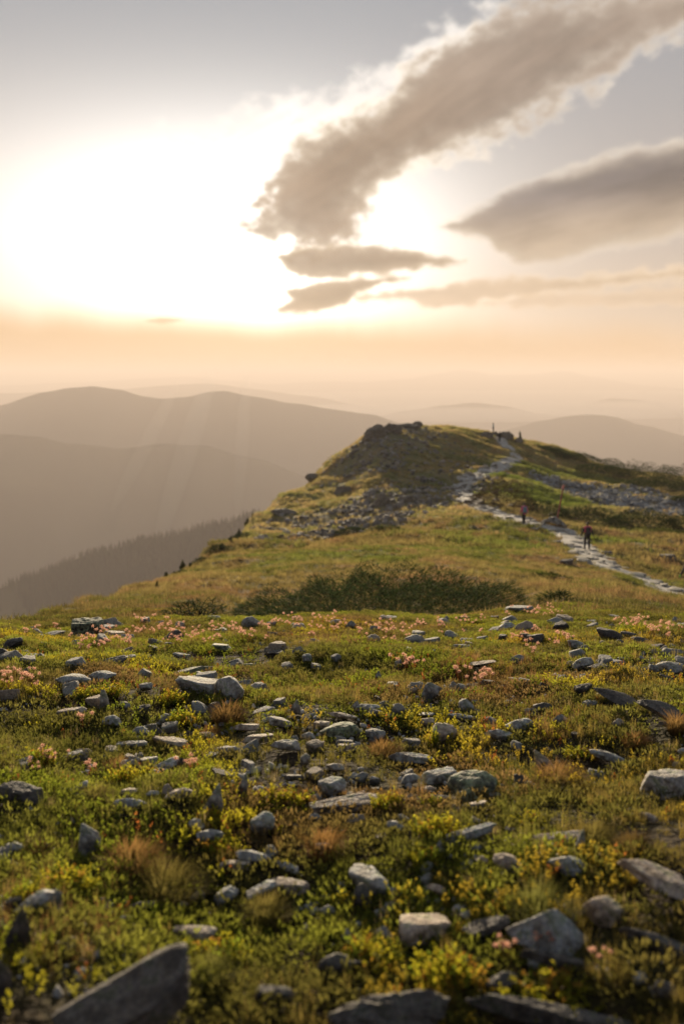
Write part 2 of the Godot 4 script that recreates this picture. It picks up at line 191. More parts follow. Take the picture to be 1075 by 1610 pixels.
	[-0.163,-2.97,0.128,0.025,0.06,3.136,5,"k","t","squared grey-tan slab with sharp corners at lower centre"],
	[-0.043,-2.802,0.05,0.026,0.035,0.88,0,"r","g","single pale egg-like pebble on dark soil"],
	[-0.184,-3.092,0.104,0.014,0.026,3.397,0,"s","g","pale thin stone above the squared slab"],
	[-0.168,-2.265,0.096,0.02,0.037,4.252,4,"k","d","dark layered stone at the bottom left of centre"],
	[-0.021,-2.43,0.093,0.035,0.055,0.493,-8,"r","d","dark rounded stone at the bottom centre left"],
	[-0.49,-2.881,0.032,0.014,0.022,9.658,0,"r","g","tiny pale stone left of the steep bluish slab"],
	[0.088,-2.918,0.174,0.047,0.085,-19.734,0,"b","b","pale flat-topped angular rock at lower centre"],
	[0.063,-2.822,0.057,0.054,0.04,-1.27,0,"b","d","dark stub of rock under the pale flat-topped rock"],
	[0.227,-2.612,0.192,0.047,0.108,7.043,8,"b","t","big pale pinkish angular block at lower centre"],
	[0.399,-2.582,0.143,0.016,0.077,-8.783,-24,"p","d","dark curved slab right of the pinkish block"],
	[0.286,-2.833,0.061,0.018,0.032,-5.774,10,"r","t","small pale stone above the pinkish block"],
	[0.118,-2.622,0.062,0.033,0.031,-2.569,0,"w","b","small bluish stone left of the pinkish block"],
	[0.36,-2.68,0.042,0.016,0.028,-7.647,0,"r","b","small blue pebble above the dark curved slab"],
	[0.001,-2.448,0.122,0.017,0.026,-0.02,0,"s","d","dark flat stone above the lumpy rock at the bottom"],
	[0.11,-2.125,0.288,0.084,0.114,-2.97,0,"c","d","big dark lumpy rock at the bottom centre"],
	[0.401,-2.301,0.083,0.032,0.049,-9.897,-10,"r","d","dark rounded stone at the bottom right of centre"],
	[0.315,-3.051,0.037,0.033,0.019,-5.892,0,"w","b","small upright stone behind the lower bilberry bush"],
	[0.511,-2.147,0.451,0.034,0.048,-13.381,0,"s","d","wide dark flat rock along the bottom right edge"],
	[0.441,-2.977,0.041,0.017,0.029,-8.424,0,"r","t","small pinkish stone left of the smooth pale stone"],
	[0.523,-2.935,0.117,0.032,0.062,-10.097,0,"r","t","smooth pale stone right of the lower bilberry bush"],
	[0.686,-2.865,0.116,0.038,0.074,-13.456,0,"r","b","bluish rounded stone left of the long tan block"],
	[0.898,-2.669,0.233,0.022,0.121,-18.603,16,"p","t","long tan block slanting down to the right edge"],
	[0.719,-2.55,0.118,0.048,0.083,-15.753,15,"s","t","reddish layered rock below the green tussock"],
	[0.553,-2.483,0.222,0.088,0.111,2.439,8,"w","b","grey pyramid-shaped rock at the lower right"],
	[0.557,-2.365,0.205,0.016,0.026,-13.265,8,"s","d","long low dark slab below the pyramid-shaped rock"],
	[0.796,-2.381,0.18,0.021,0.036,-18.493,0,"s","d","long mossy slab at the lower right edge"],
	[0.764,-2.178,0.059,0.027,0.041,-19.332,0,"r","d","dark round stone near the bottom right corner"],
	[-0.792,-2.147,0.055,0.102,0.027,20.244,0,"w","d","dark stone cut by the left edge near the bottom corner"],
]
# grass tussocks: x, z, width, height, tone, label
var TUFTS := [
	[-0.687,-3.112,0.286,0.142,"b","broad brown-topped tussock of fine grass at the left of the near slope"],
	[-0.556,-2.964,0.329,0.145,"o","big olive tussock in front of the broad brown-topped one"],
	[-0.61,-5.182,0.276,0.134,"b","brown domed tussock in front of the large split boulder"],
	[-0.687,-4.928,0.156,0.088,"r","small orange tuft of grass left below the brown domed tussock"],
	[-0.049,-3.197,0.21,0.114,"r","orange-brown tussock below the plank-like slab"],
	[0.556,-2.602,0.203,0.145,"g","spiky green tussock above the grey pyramid-shaped rock"],
	[-1.022,-5.675,0.132,0.101,"d","dark round tuft at the left end of the split boulder"],
	[-1.091,-7.379,0.139,0.094,"d","dark round tuft behind the split boulder"],
	[0.201,-4.521,0.236,0.112,"b","brown tussock at centre right of the mossy stone"],
	[0.892,-3.889,0.304,0.127,"b","long brown tussock left of the large right-edge boulder"],
	[-0.314,-5.176,0.112,0.07,"o","small olive tuft between two grey stones right of the domed tussock"],
	[-0.151,-7.078,0.132,0.085,"o","olive tuft at the upper rim of the big bilberry patch"],
	[-1.373,-4.769,0.108,0.074,"d","dark tuft at the left above the flat pale stones"],
	[-0.986,-4.267,0.259,0.103,"b","brown tussock under the blurred pink plumes at left"],
	[-0.963,-3.718,0.171,0.112,"o","olive tuft above the bluish low stone at left"],
	[1.552,-4.433,0.114,0.14,"b","brown tuft at the right edge under the big grey boulder"],
	[1.348,-4.376,0.187,0.081,"r","reddish tuft below the two slanting boulders"],
	[-0.877,-4.658,0.13,0.084,"o","tuft growing on the wide tan slab"],
	[-1.027,-3.18,0.142,0.071,"d","dark green tuft right of the pale stone by the left edge"],
	[0.852,-3.133,0.207,0.101,"o","olive tussock right of the bluish upright stone"],
	[0.318,-2.882,0.126,0.072,"o","loose olive tuft above the pinkish block"],
	[0.927,-2.963,0.198,0.088,"d","dark tussock above the long tan block"],
	[-0.224,-2.791,0.186,0.103,"o","olive tuft right of the steep bluish slab"],
	[-0.338,-2.365,0.145,0.109,"g","green tuft right of the huge dark slab"],
	[1.571,-5.628,0.235,0.055,"o","low olive tuft above the slanting brown boulder"],
	[1.17,-7.043,0.237,0.066,"d","dark cushion of grass right of the bright tan wedge"],
]
var BUSHES := [
	[-0.96,-5.46,0.202,0.105,"bilberry bush at the foot of the split boulder"],
	[-0.842,-5.084,0.196,0.112,"bright bilberry bush left of the orange tuft"],
	[-0.551,-5.014,0.151,0.062,"small vivid green bilberry bush right of the orange tuft"],
	[-1.462,-5.559,0.231,0.093,"bilberry bush in front of the double-humped rock"],
	[-1.314,-5.556,0.192,0.1,"bilberry bush left of the single smooth grey stone"],
	[-1.355,-4.248,0.189,0.11,"bilberry bush at left beside the pink plumes"],
	[-0.932,-4.063,0.162,0.133,"tall bilberry bush right of the brown tussock at left"],
	[-0.844,-4.098,0.145,0.098,"bilberry bush above the pale rounded slab"],
	[-0.858,-2.883,0.217,0.1,"yellow bilberry bush left of the big olive tussock"],
	[-0.915,-2.726,0.125,0.075,"bilberry bush at the left edge above the narrow slab"],
	[0.325,-3.198,0.192,0.109,"rounded bilberry bush below the mottled boulder"],
	[0.344,-3.598,0.127,0.066,"bilberry bush left of the dark greenish wedge"],
	[0.175,-3.591,0.151,0.101,"bilberry bush at the right end of the plank slab"],
	[0.444,-4.672,0.084,0.141,"upright yellow bilberry shrub in front of the angular tan rock"],
	[-0.241,-3.684,0.285,0.104,"bilberry bush left of the plank slab"],
	[-0.414,-3.268,0.165,0.08,"bilberry bush below the pale flat stone at left of centre"],
	[-0.486,-3.48,0.149,0.069,"orange bilberry bush around the grey wedge"],
	[0.27,-3.01,0.13,0.074,"yellow bilberry bush above the small pale stone"],
	[0.089,-2.473,0.224,0.086,"bilberry bush at the bottom left of the pinkish block"],
	[0.261,-2.329,0.215,0.125,"dark bilberry bush beside the lumpy rock at the bottom"],
	[0.515,-2.24,0.264,0.081,"bilberry bush along the bottom right rock"],
	[-0.341,-2.513,0.21,0.088,"bilberry bush behind the right end of the huge dark slab"],
	[0.661,-3.356,0.169,0.072,"bilberry bush above the pale layered slab"],
	[1.07,-4.305,0.182,0.061,"bilberry tuft forming the grassy lip on the right"],
]
var FLOWERS := [
	[-2.984,-10.2,"leftmost feathery pink seedheads left of the square boulder on the crest","feathery pink seedheads left of the square boulder on the crest"],
	[-2.83,-9.701,"second-from-left feathery pink seedheads left of the square boulder on the crest","feathery pink seedheads left of the square boulder on the crest"],
	[-2.6,-9.785,"third-from-left feathery pink seedheads left of the square boulder on the crest","feathery pink seedheads left of the square boulder on the crest"],
	[-2.504,-9.578,"fourth-from-left feathery pink seedheads left of the square boulder on the crest","feathery pink seedheads left of the square boulder on the crest"],
	[-2.433,-9.473,"fifth-from-left feathery pink seedheads left of the square boulder on the crest","feathery pink seedheads left of the square boulder on the crest"],
	[-2.116,-8.464,"fourth-from-right feathery pink seedheads left of the square boulder on the crest","feathery pink seedheads left of the square boulder on the crest"],
	[-2.083,-8.442,"third-from-right feathery pink seedheads left of the square boulder on the crest","feathery pink seedheads left of the square boulder on the crest"],
	[-2.393,-9.965,"second-from-right feathery pink seedheads left of the square boulder on the crest","feathery pink seedheads left of the square boulder on the crest"],
	[-2.269,-9.541,"rightmost feathery pink seedheads left of the square boulder on the crest","feathery pink seedheads left of the square boulder on the crest"],
	[-2.685,-8.32,"leftmost feathery pink seedheads near the left edge of the crest","feathery pink seedheads near the left edge of the crest"],
	[-2.957,-9.352,"second-from-left feathery pink seedheads near the left edge of the crest","feathery pink seedheads near the left edge of the crest"],
	[-2.961,-9.376,"rightmost feathery pink seedheads near the left edge of the crest","feathery pink seedheads near the left edge of the crest"],
	[-2.03,-9.309,"leftmost feathery pink seedheads between the square boulder and the small dwarf pine","feathery pink seedheads between the square boulder and the small dwarf pine"],
	[-2.074,-9.517,"second-from-left feathery pink seedheads between the square boulder and the small dwarf pine","feathery pink seedheads between the square boulder and the small dwarf pine"],
	[-2.18,-10.267,"third-from-left feathery pink seedheads between the square boulder and the small dwarf pine","feathery pink seedheads between the square boulder and the small dwarf pine"],
	[-1.887,-8.963,"fourth-from-left feathery pink seedheads between the square boulder and the small dwarf pine","feathery pink seedheads between the square boulder and the small dwarf pine"],
	[-2.085,-9.927,"fifth-from-left feathery pink seedheads between the square boulder and the small dwarf pine","feathery pink seedheads between the square boulder and the small dwarf pine"],
	[-1.853,-8.937,"sixth-from-left feathery pink seedheads between the square boulder and the small dwarf pine","feathery pink seedheads between the square boulder and the small dwarf pine"],
	[-1.956,-9.459,"seventh-from-left feathery pink seedheads between the square boulder and the small dwarf pine","feathery pink seedheads between the square boulder and the small dwarf pine"],
	[-1.999,-9.74,"eighth-from-left feathery pink seedheads between the square boulder and the small dwarf pine","feathery pink seedheads between the square boulder and the small dwarf pine"],
	[-2.039,-9.976,"seventh-from-right feathery pink seedheads between the square boulder and the small dwarf pine","feathery pink seedheads between the square boulder and the small dwarf pine"],
	[-1.812,-9.159,"sixth-from-right feathery pink seedheads between the square boulder and the small dwarf pine","feathery pink seedheads between the square boulder and the small dwarf pine"],
	[-1.949,-10.005,"fifth-from-right feathery pink seedheads between the square boulder and the small dwarf pine","feathery pink seedheads between the square boulder and the small dwarf pine"],
	[-1.723,-8.96,"fourth-from-right feathery pink seedheads between the square boulder and the small dwarf pine","feathery pink seedheads between the square boulder and the small dwarf pine"],
	[-1.783,-9.516,"third-from-right feathery pink seedheads between the square boulder and the small dwarf pine","feathery pink seedheads between the square boulder and the small dwarf pine"],
	[-1.791,-9.707,"second-from-right feathery pink seedheads between the square boulder and the small dwarf pine","feathery pink seedheads between the square boulder and the small dwarf pine"],
	[-1.641,-9.045,"rightmost feathery pink seedheads between the square boulder and the small dwarf pine","feathery pink seedheads between the square boulder and the small dwarf pine"],
	[-1.734,-9.622,"leftmost feathery pink seedheads below the small dwarf pine","feathery pink seedheads below the small dwarf pine"],
	[-1.501,-8.333,"second-from-left feathery pink seedheads below the small dwarf pine","feathery pink seedheads below the small dwarf pine"],
	[-1.469,-8.191,"third-from-left feathery pink seedheads below the small dwarf pine","feathery pink seedheads below the small dwarf pine"],
	[-1.614,-9.141,"fourth-from-left feathery pink seedheads below the small dwarf pine","feathery pink seedheads below the small dwarf pine"],
	[-1.472,-8.361,"fifth-from-left feathery pink seedheads below the small dwarf pine","feathery pink seedheads below the small dwarf pine"],
	[-1.41,-8.155,"sixth-from-left feathery pink seedheads below the small dwarf pine","feathery pink seedheads below the small dwarf pine"],
	[-1.434,-8.333,"seventh-from-left feathery pink seedheads below the small dwarf pine","feathery pink seedheads below the small dwarf pine"],
	[-1.495,-8.971,"eighth-from-left feathery pink seedheads below the small dwarf pine","feathery pink seedheads below the small dwarf pine"],
	[-1.566,-9.406,"ninth-from-left feathery pink seedheads below the small dwarf pine","feathery pink seedheads below the small dwarf pine"],
	[-1.354,-8.168,"tenth-from-left feathery pink seedheads below the small dwarf pine","feathery pink seedheads below the small dwarf pine"],
	[-1.508,-9.119,"tenth-from-right feathery pink seedheads below the small dwarf pine","feathery pink seedheads below the small dwarf pine"],
	[-1.463,-8.897,"ninth-from-right feathery pink seedheads below the small dwarf pine","feathery pink seedheads below the small dwarf pine"],
	[-1.32,-8.383,"eighth-from-right feathery pink seedheads below the small dwarf pine","feathery pink seedheads below the small dwarf pine"],
	[-1.438,-9.196,"seventh-from-right feathery pink seedheads below the small dwarf pine","feathery pink seedheads below the small dwarf pine"],
	[-1.254,-8.162,"sixth-from-right feathery pink seedheads below the small dwarf pine","feathery pink seedheads below the small dwarf pine"],
	[-1.436,-9.624,"fifth-from-right feathery pink seedheads below the small dwarf pine","feathery pink seedheads below the small dwarf pine"],
	[-1.23,-8.345,"fourth-from-right feathery pink seedheads below the small dwarf pine","feathery pink seedheads below the small dwarf pine"],
	[-1.211,-8.334,"third-from-right feathery pink seedheads below the small dwarf pine","feathery pink seedheads below the small dwarf pine"],
	[-1.126,-8.078,"second-from-right feathery pink seedheads below the small dwarf pine","feathery pink seedheads below the small dwarf pine"],
	[-1.328,-9.688,"rightmost feathery pink seedheads below the small dwarf pine","feathery pink seedheads below the small dwarf pine"],
	[-1.207,-8.997,"leftmost feathery pink seedheads in front of the left end of the pine thicket","feathery pink seedheads in front of the left end of the pine thicket"],
	[-1.114,-8.377,"second-from-left feathery pink seedheads in front of the left end of the pine thicket","feathery pink seedheads in front of the left end of the pine thicket"],
	[-1.219,-9.278,"third-from-left feathery pink seedheads in front of the left end of the pine thicket","feathery pink seedheads in front of the left end of the pine thicket"],
	[-1.173,-9.033,"fourth-from-left feathery pink seedheads in front of the left end of the pine thicket","feathery pink seedheads in front of the left end of the pine thicket"],
	[-1.073,-8.423,"fifth-from-left feathery pink seedheads in front of the left end of the pine thicket","feathery pink seedheads in front of the left end of the pine thicket"],
	[-1.225,-9.687,"sixth-from-left feathery pink seedheads in front of the left end of the pine thicket","feathery pink seedheads in front of the left end of the pine thicket"],
	[-1.048,-8.829,"seventh-from-left feathery pink seedheads in front of the left end of the pine thicket","feathery pink seedheads in front of the left end of the pine thicket"],
	[-1.078,-9.604,"eighth-from-left feathery pink seedheads in front of the left end of the pine thicket","feathery pink seedheads in front of the left end of the pine thicket"],
	[-1.043,-9.308,"ninth-from-left feathery pink seedheads in front of the left end of the pine thicket","feathery pink seedheads in front of the left end of the pine thicket"],
	[-0.957,-8.76,"tenth-from-left feathery pink seedheads in front of the left end of the pine thicket","feathery pink seedheads in front of the left end of the pine thicket"],
	[-0.983,-9.116,"tenth-from-right feathery pink seedheads in front of the left end of the pine thicket","feathery pink seedheads in front of the left end of the pine thicket"],
	[-0.906,-8.434,"ninth-from-right feathery pink seedheads in front of the left end of the pine thicket","feathery pink seedheads in front of the left end of the pine thicket"],
	[-0.846,-8.368,"eighth-from-right feathery pink seedheads in front of the left end of the pine thicket","feathery pink seedheads in front of the left end of the pine thicket"],
	[-0.83,-8.386,"seventh-from-right feathery pink seedheads in front of the left end of the pine thicket","feathery pink seedheads in front of the left end of the pine thicket"],
	[-0.791,-8.281,"sixth-from-right feathery pink seedheads in front of the left end of the pine thicket","feathery pink seedheads in front of the left end of the pine thicket"],
	[-0.773,-8.308,"fifth-from-right feathery pink seedheads in front of the left end of the pine thicket","feathery pink seedheads in front of the left end of the pine thicket"],
	[-0.829,-9.583,"fourth-from-right feathery pink seedheads in front of the left end of the pine thicket","feathery pink seedheads in front of the left end of the pine thicket"],
	[-0.679,-8.655,"third-from-right feathery pink seedheads in front of the left end of the pine thicket","feathery pink seedheads in front of the left end of the pine thicket"],
	[-0.669,-8.59,"second-from-right feathery pink seedheads in front of the left end of the pine thicket","feathery pink seedheads in front of the left end of the pine thicket"],
	[-0.647,-8.381,"rightmost feathery pink seedheads in front of the left end of the pine thicket","feathery pink seedheads in front of the left end of the pine thicket"],
	[-2.189,-7.978,"leftmost feathery pink seedheads under the square boulder","feathery pink seedheads under the square boulder"],
	[-2.085,-7.796,"second-from-left feathery pink seedheads under the square boulder","feathery pink seedheads under the square boulder"],
	[-2.039,-7.631,"third-from-left feathery pink seedheads under the square boulder","feathery pink seedheads under the square boulder"],
	[-2.04,-7.708,"fourth-from-left feathery pink seedheads under the square boulder","feathery pink seedheads under the square boulder"],
	[-2.046,-7.734,"fifth-from-left feathery pink seedheads under the square boulder","feathery pink seedheads under the square boulder"],
	[-2.011,-7.609,"sixth-from-left feathery pink seedheads under the square boulder","feathery pink seedheads under the square boulder"],
	[-2.062,-7.944,"sixth-from-right feathery pink seedheads under the square boulder","feathery pink seedheads under the square boulder"],
	[-1.968,-7.756,"fifth-from-right feathery pink seedheads under the square boulder","feathery pink seedheads under the square boulder"],
	[-1.949,-7.8,"fourth-from-right feathery pink seedheads under the square boulder","feathery pink seedheads under the square boulder"],
	[-1.948,-7.799,"third-from-right feathery pink seedheads under the square boulder","feathery pink seedheads under the square boulder"],
	[-1.925,-7.714,"second-from-right feathery pink seedheads under the square boulder","feathery pink seedheads under the square boulder"],
	[-1.912,-7.868,"rightmost feathery pink seedheads under the square boulder","feathery pink seedheads under the square boulder"],
	[-1.865,-7.949,"leftmost feathery pink seedheads above the dark tilted slab","feathery pink seedheads above the dark tilted slab"],
	[-1.812,-7.906,"second-from-left feathery pink seedheads above the dark tilted slab","feathery pink seedheads above the dark tilted slab"],
	[-1.76,-7.845,"third-from-left feathery pink seedheads above the dark tilted slab","feathery pink seedheads above the dark tilted slab"],
	[-1.728,-7.849,"second-from-right feathery pink seedheads above the dark tilted slab","feathery pink seedheads above the dark tilted slab"],
	[-1.744,-7.928,"rightmost feathery pink seedheads above the dark tilted slab","feathery pink seedheads above the dark tilted slab"],
	[-0.729,-9.819,"leftmost feathery pink seedheads right under the left end of the pine thicket","feathery pink seedheads right under the left end of the pine thicket"],
	[-0.669,-9.881,"second-from-left feathery pink seedheads right under the left end of the pine thicket","feathery pink seedheads right under the left end of the pine thicket"],
	[-0.661,-9.768,"third-from-left feathery pink seedheads right under the left end of the pine thicket","feathery pink seedheads right under the left end of the pine thicket"],
	[-0.629,-10.212,"fourth-from-left feathery pink seedheads right under the left end of the pine thicket","feathery pink seedheads right under the left end of the pine thicket"],
	[-0.542,-9.801,"fifth-from-left feathery pink seedheads right under the left end of the pine thicket","feathery pink seedheads right under the left end of the pine thicket"],
	[-0.565,-10.485,"fifth-from-right feathery pink seedheads right under the left end of the pine thicket","feathery pink seedheads right under the left end of the pine thicket"],
	[-0.52,-9.691,"fourth-from-right feathery pink seedheads right under the left end of the pine thicket","feathery pink seedheads right under the left end of the pine thicket"],
	[-0.485,-9.908,"third-from-right feathery pink seedheads right under the left end of the pine thicket","feathery pink seedheads right under the left end of the pine thicket"],
	[-0.478,-10.284,"second-from-right feathery pink seedheads right under the left end of the pine thicket","feathery pink seedheads right under the left end of the pine thicket"],
	[-0.436,-9.667,"rightmost feathery pink seedheads right under the left end of the pine thicket","feathery pink seedheads right under the left end of the pine thicket"],
	[-0.427,-9.668,"leftmost feathery pink seedheads under the middle of the pine thicket","feathery pink seedheads under the middle of the pine thicket"],
	[-0.439,-10.321,"second-from-left feathery pink seedheads under the middle of the pine thicket","feathery pink seedheads under the middle of the pine thicket"],
	[-0.424,-10.347,"third-from-left feathery pink seedheads under the middle of the pine thicket","feathery pink seedheads under the middle of the pine thicket"],
	[-0.342,-10.435,"fourth-from-left feathery pink seedheads under the middle of the pine thicket","feathery pink seedheads under the middle of the pine thicket"],
	[-0.286,-9.114,"fifth-from-left feathery pink seedheads under the middle of the pine thicket","feathery pink seedheads under the middle of the pine thicket"],
	[-0.261,-8.636,"sixth-from-left feathery pink seedheads under the middle of the pine thicket","feathery pink seedheads under the middle of the pine thicket"],
	[-0.273,-9.825,"seventh-from-left feathery pink seedheads under the middle of the pine thicket","feathery pink seedheads under the middle of the pine thicket"],
	[-0.261,-10.247,"eighth-from-left feathery pink seedheads under the middle of the pine thicket","feathery pink seedheads under the middle of the pine thicket"],
	[-0.169,-9.262,"ninth-from-left feathery pink seedheads under the middle of the pine thicket","feathery pink seedheads under the middle of the pine thicket"],
	[-0.166,-9.896,"eighth-from-right feathery pink seedheads under the middle of the pine thicket","feathery pink seedheads under the middle of the pine thicket"],
	[-0.165,-10.06,"seventh-from-right feathery pink seedheads under the middle of the pine thicket","feathery pink seedheads under the middle of the pine thicket"],
	[-0.078,-9.518,"sixth-from-right feathery pink seedheads under the middle of the pine thicket","feathery pink seedheads under the middle of the pine thicket"],
	[-0.068,-9.138,"fifth-from-right feathery pink seedheads under the middle of the pine thicket","feathery pink seedheads under the middle of the pine thicket"],
	[-0.072,-10.231,"fourth-from-right feathery pink seedheads under the middle of the pine thicket","feathery pink seedheads under the middle of the pine thicket"],
	[-0.061,-9.197,"third-from-right feathery pink seedheads under the middle of the pine thicket","feathery pink seedheads under the middle of the pine thicket"],
	[-0.049,-9.803,"second-from-right feathery pink seedheads under the middle of the pine thicket","feathery pink seedheads under the middle of the pine thicket"],
	[0.017,-9.537,"rightmost feathery pink seedheads under the middle of the pine thicket","feathery pink seedheads under the middle of the pine thicket"],
	[0.185,-8.895,"leftmost feathery pink seedheads right of the bluish peaked stone","feathery pink seedheads right of the bluish peaked stone"],
	[0.168,-7.915,"second-from-left feathery pink seedheads right of the bluish peaked stone","feathery pink seedheads right of the bluish peaked stone"],
	[0.249,-9.079,"third-from-left feathery pink seedheads right of the bluish peaked stone","feathery pink seedheads right of the bluish peaked stone"],
	[0.327,-9.241,"fourth-from-left feathery pink seedheads right of the bluish peaked stone","feathery pink seedheads right of the bluish peaked stone"],
	[0.334,-9.376,"fifth-from-left feathery pink seedheads right of the bluish peaked stone","feathery pink seedheads right of the bluish peaked stone"],
	[0.317,-8.883,"sixth-from-left feathery pink seedheads right of the bluish peaked stone","feathery pink seedheads right of the bluish peaked stone"],
	[0.402,-8.896,"seventh-from-left feathery pink seedheads right of the bluish peaked stone","feathery pink seedheads right of the bluish peaked stone"],
	[0.377,-7.985,"eighth-from-left feathery pink seedheads right of the bluish peaked stone","feathery pink seedheads right of the bluish peaked stone"],
	[0.42,-8.745,"ninth-from-left feathery pink seedheads right of the bluish peaked stone","feathery pink seedheads right of the bluish peaked stone"],
	[0.432,-8.883,"eighth-from-right feathery pink seedheads right of the bluish peaked stone","feathery pink seedheads right of the bluish peaked stone"],
	[0.48,-9.818,"seventh-from-right feathery pink seedheads right of the bluish peaked stone","feathery pink seedheads right of the bluish peaked stone"],
	[0.455,-9.291,"sixth-from-right feathery pink seedheads right of the bluish peaked stone","feathery pink seedheads right of the bluish peaked stone"],
	[0.409,-8.194,"fifth-from-right feathery pink seedheads right of the bluish peaked stone","feathery pink seedheads right of the bluish peaked stone"],
	[0.519,-8.637,"fourth-from-right feathery pink seedheads right of the bluish peaked stone","feathery pink seedheads right of the bluish peaked stone"],
	[0.533,-8.828,"third-from-right feathery pink seedheads right of the bluish peaked stone","feathery pink seedheads right of the bluish peaked stone"],
	[0.64,-9.917,"second-from-right feathery pink seedheads right of the bluish peaked stone","feathery pink seedheads right of the bluish peaked stone"],
	[0.563,-8.246,"rightmost feathery pink seedheads right of the bluish peaked stone","feathery pink seedheads right of the bluish peaked stone"],
	[0.65,-9.125,"leftmost feathery pink seedheads under the right half of the pine thicket","feathery pink seedheads under the right half of the pine thicket"],
	[0.724,-9.458,"second-from-left feathery pink seedheads under the right half of the pine thicket","feathery pink seedheads under the right half of the pine thicket"],
	[0.8,-9.898,"third-from-left feathery pink seedheads under the right half of the pine thicket","feathery pink seedheads under the right half of the pine thicket"],
	[0.822,-10.059,"fourth-from-left feathery pink seedheads under the right half of the pine thicket","feathery pink seedheads under the right half of the pine thicket"],
	[0.875,-10.098,"fifth-from-left feathery pink seedheads under the right half of the pine thicket","feathery pink seedheads under the right half of the pine thicket"],
	[0.874,-8.848,"fourth-from-right feathery pink seedheads under the right half of the pine thicket","feathery pink seedheads under the right half of the pine thicket"],
	[0.948,-9.571,"third-from-right feathery pink seedheads under the right half of the pine thicket","feathery pink seedheads under the right half of the pine thicket"],
	[0.939,-9.452,"second-from-right feathery pink seedheads under the right half of the pine thicket","feathery pink seedheads under the right half of the pine thicket"],
	[0.941,-9.457,"rightmost feathery pink seedheads under the right half of the pine thicket","feathery pink seedheads under the right half of the pine thicket"],
	[1.154,-9.618,"leftmost feathery pink seedheads at the right of the pine thicket","feathery pink seedheads at the right of the pine thicket"],
	[1.32,-10.437,"second-from-left feathery pink seedheads at the right of the pine thicket","feathery pink seedheads at the right of the pine thicket"],
	[1.131,-8.909,"third-from-left feathery pink seedheads at the right of the pine thicket","feathery pink seedheads at the right of the pine thicket"],
	[1.293,-9.538,"fourth-from-left feathery pink seedheads at the right of the pine thicket","feathery pink seedheads at the right of the pine thicket"],
	[1.236,-8.816,"third-from-right feathery pink seedheads at the right of the pine thicket","feathery pink seedheads at the right of the pine thicket"],
	[1.449,-10.352,"second-from-right feathery pink seedheads at the right of the pine thicket","feathery pink seedheads at the right of the pine thicket"],
	[1.497,-10.297,"rightmost feathery pink seedheads at the right of the pine thicket","feathery pink seedheads at the right of the pine thicket"],
	[1.906,-11.042,"leftmost feathery pink seedheads behind the pale stone at the end of the thicket","feathery pink seedheads behind the pale stone at the end of the thicket"],
	[2.086,-12.013,"second-from-left feathery pink seedheads behind the pale stone at the end of the thicket","feathery pink seedheads behind the pale stone at the end of the thicket"],
	[2.191,-11.64,"third-from-left feathery pink seedheads behind the pale stone at the end of the thicket","feathery pink seedheads behind the pale stone at the end of the thicket"],
	[2.296,-11.893,"fourth-from-left feathery pink seedheads behind the pale stone at the end of the thicket","feathery pink seedheads behind the pale stone at the end of the thicket"],
	[2.263,-11.574,"fifth-from-left feathery pink seedheads behind the pale stone at the end of the thicket","feathery pink seedheads behind the pale stone at the end of the thicket"],
	[2.136,-10.835,"sixth-from-left feathery pink seedheads behind the pale stone at the end of the thicket","feathery pink seedheads behind the pale stone at the end of the thicket"],
	[2.351,-11.905,"seventh-from-left feathery pink seedheads behind the pale stone at the end of the thicket","feathery pink seedheads behind the pale stone at the end of the thicket"],
	[2.153,-10.839,"eighth-from-left feathery pink seedheads behind the pale stone at the end of the thicket","feathery pink seedheads behind the pale stone at the end of the thicket"],
	[2.397,-11.906,"seventh-from-right feathery pink seedheads behind the pale stone at the end of the thicket","feathery pink seedheads behind the pale stone at the end of the thicket"],
	[2.366,-11.397,"sixth-from-right feathery pink seedheads behind the pale stone at the end of the thicket","feathery pink seedheads behind the pale stone at the end of the thicket"],
	[2.397,-11.357,"fifth-from-right feathery pink seedheads behind the pale stone at the end of the thicket","feathery pink seedheads behind the pale stone at the end of the thicket"],
	[2.693,-12.647,"fourth-from-right feathery pink seedheads behind the pale stone at the end of the thicket","feathery pink seedheads behind the pale stone at the end of the thicket"],
	[2.426,-11.381,"third-from-right feathery pink seedheads behind the pale stone at the end of the thicket","feathery pink seedheads behind the pale stone at the end of the thicket"],
	[2.507,-11.719,"second-from-right feathery pink seedheads behind the pale stone at the end of the thicket","feathery pink seedheads behind the pale stone at the end of the thicket"],
	[2.515,-11.378,"rightmost feathery pink seedheads behind the pale stone at the end of the thicket","feathery pink seedheads behind the pale stone at the end of the thicket"],
	[1.389,-7.831,"leftmost feathery pink seedheads below the bluish stone right of the thicket","feathery pink seedheads below the bluish stone right of the thicket"],
	[1.435,-7.838,"second-from-left feathery pink seedheads below the bluish stone right of the thicket","feathery pink seedheads below the bluish stone right of the thicket"],
	[1.433,-7.811,"third-from-left feathery pink seedheads below the bluish stone right of the thicket","feathery pink seedheads below the bluish stone right of the thicket"],
	[1.528,-8.123,"fourth-from-left feathery pink seedheads below the bluish stone right of the thicket","feathery pink seedheads below the bluish stone right of the thicket"],
	[1.581,-8.163,"third-from-right feathery pink seedheads below the bluish stone right of the thicket","feathery pink seedheads below the bluish stone right of the thicket"],
	[1.693,-8.561,"second-from-right feathery pink seedheads below the bluish stone right of the thicket","feathery pink seedheads below the bluish stone right of the thicket"],
	[1.714,-8.599,"rightmost feathery pink seedheads below the bluish stone right of the thicket","feathery pink seedheads below the bluish stone right of the thicket"],
	[1.638,-7.593,"leftmost feathery pink seedheads beside the bluish rounded stone","feathery pink seedheads beside the bluish rounded stone"],
	[1.668,-7.629,"second-from-left feathery pink seedheads beside the bluish rounded stone","feathery pink seedheads beside the bluish rounded stone"],
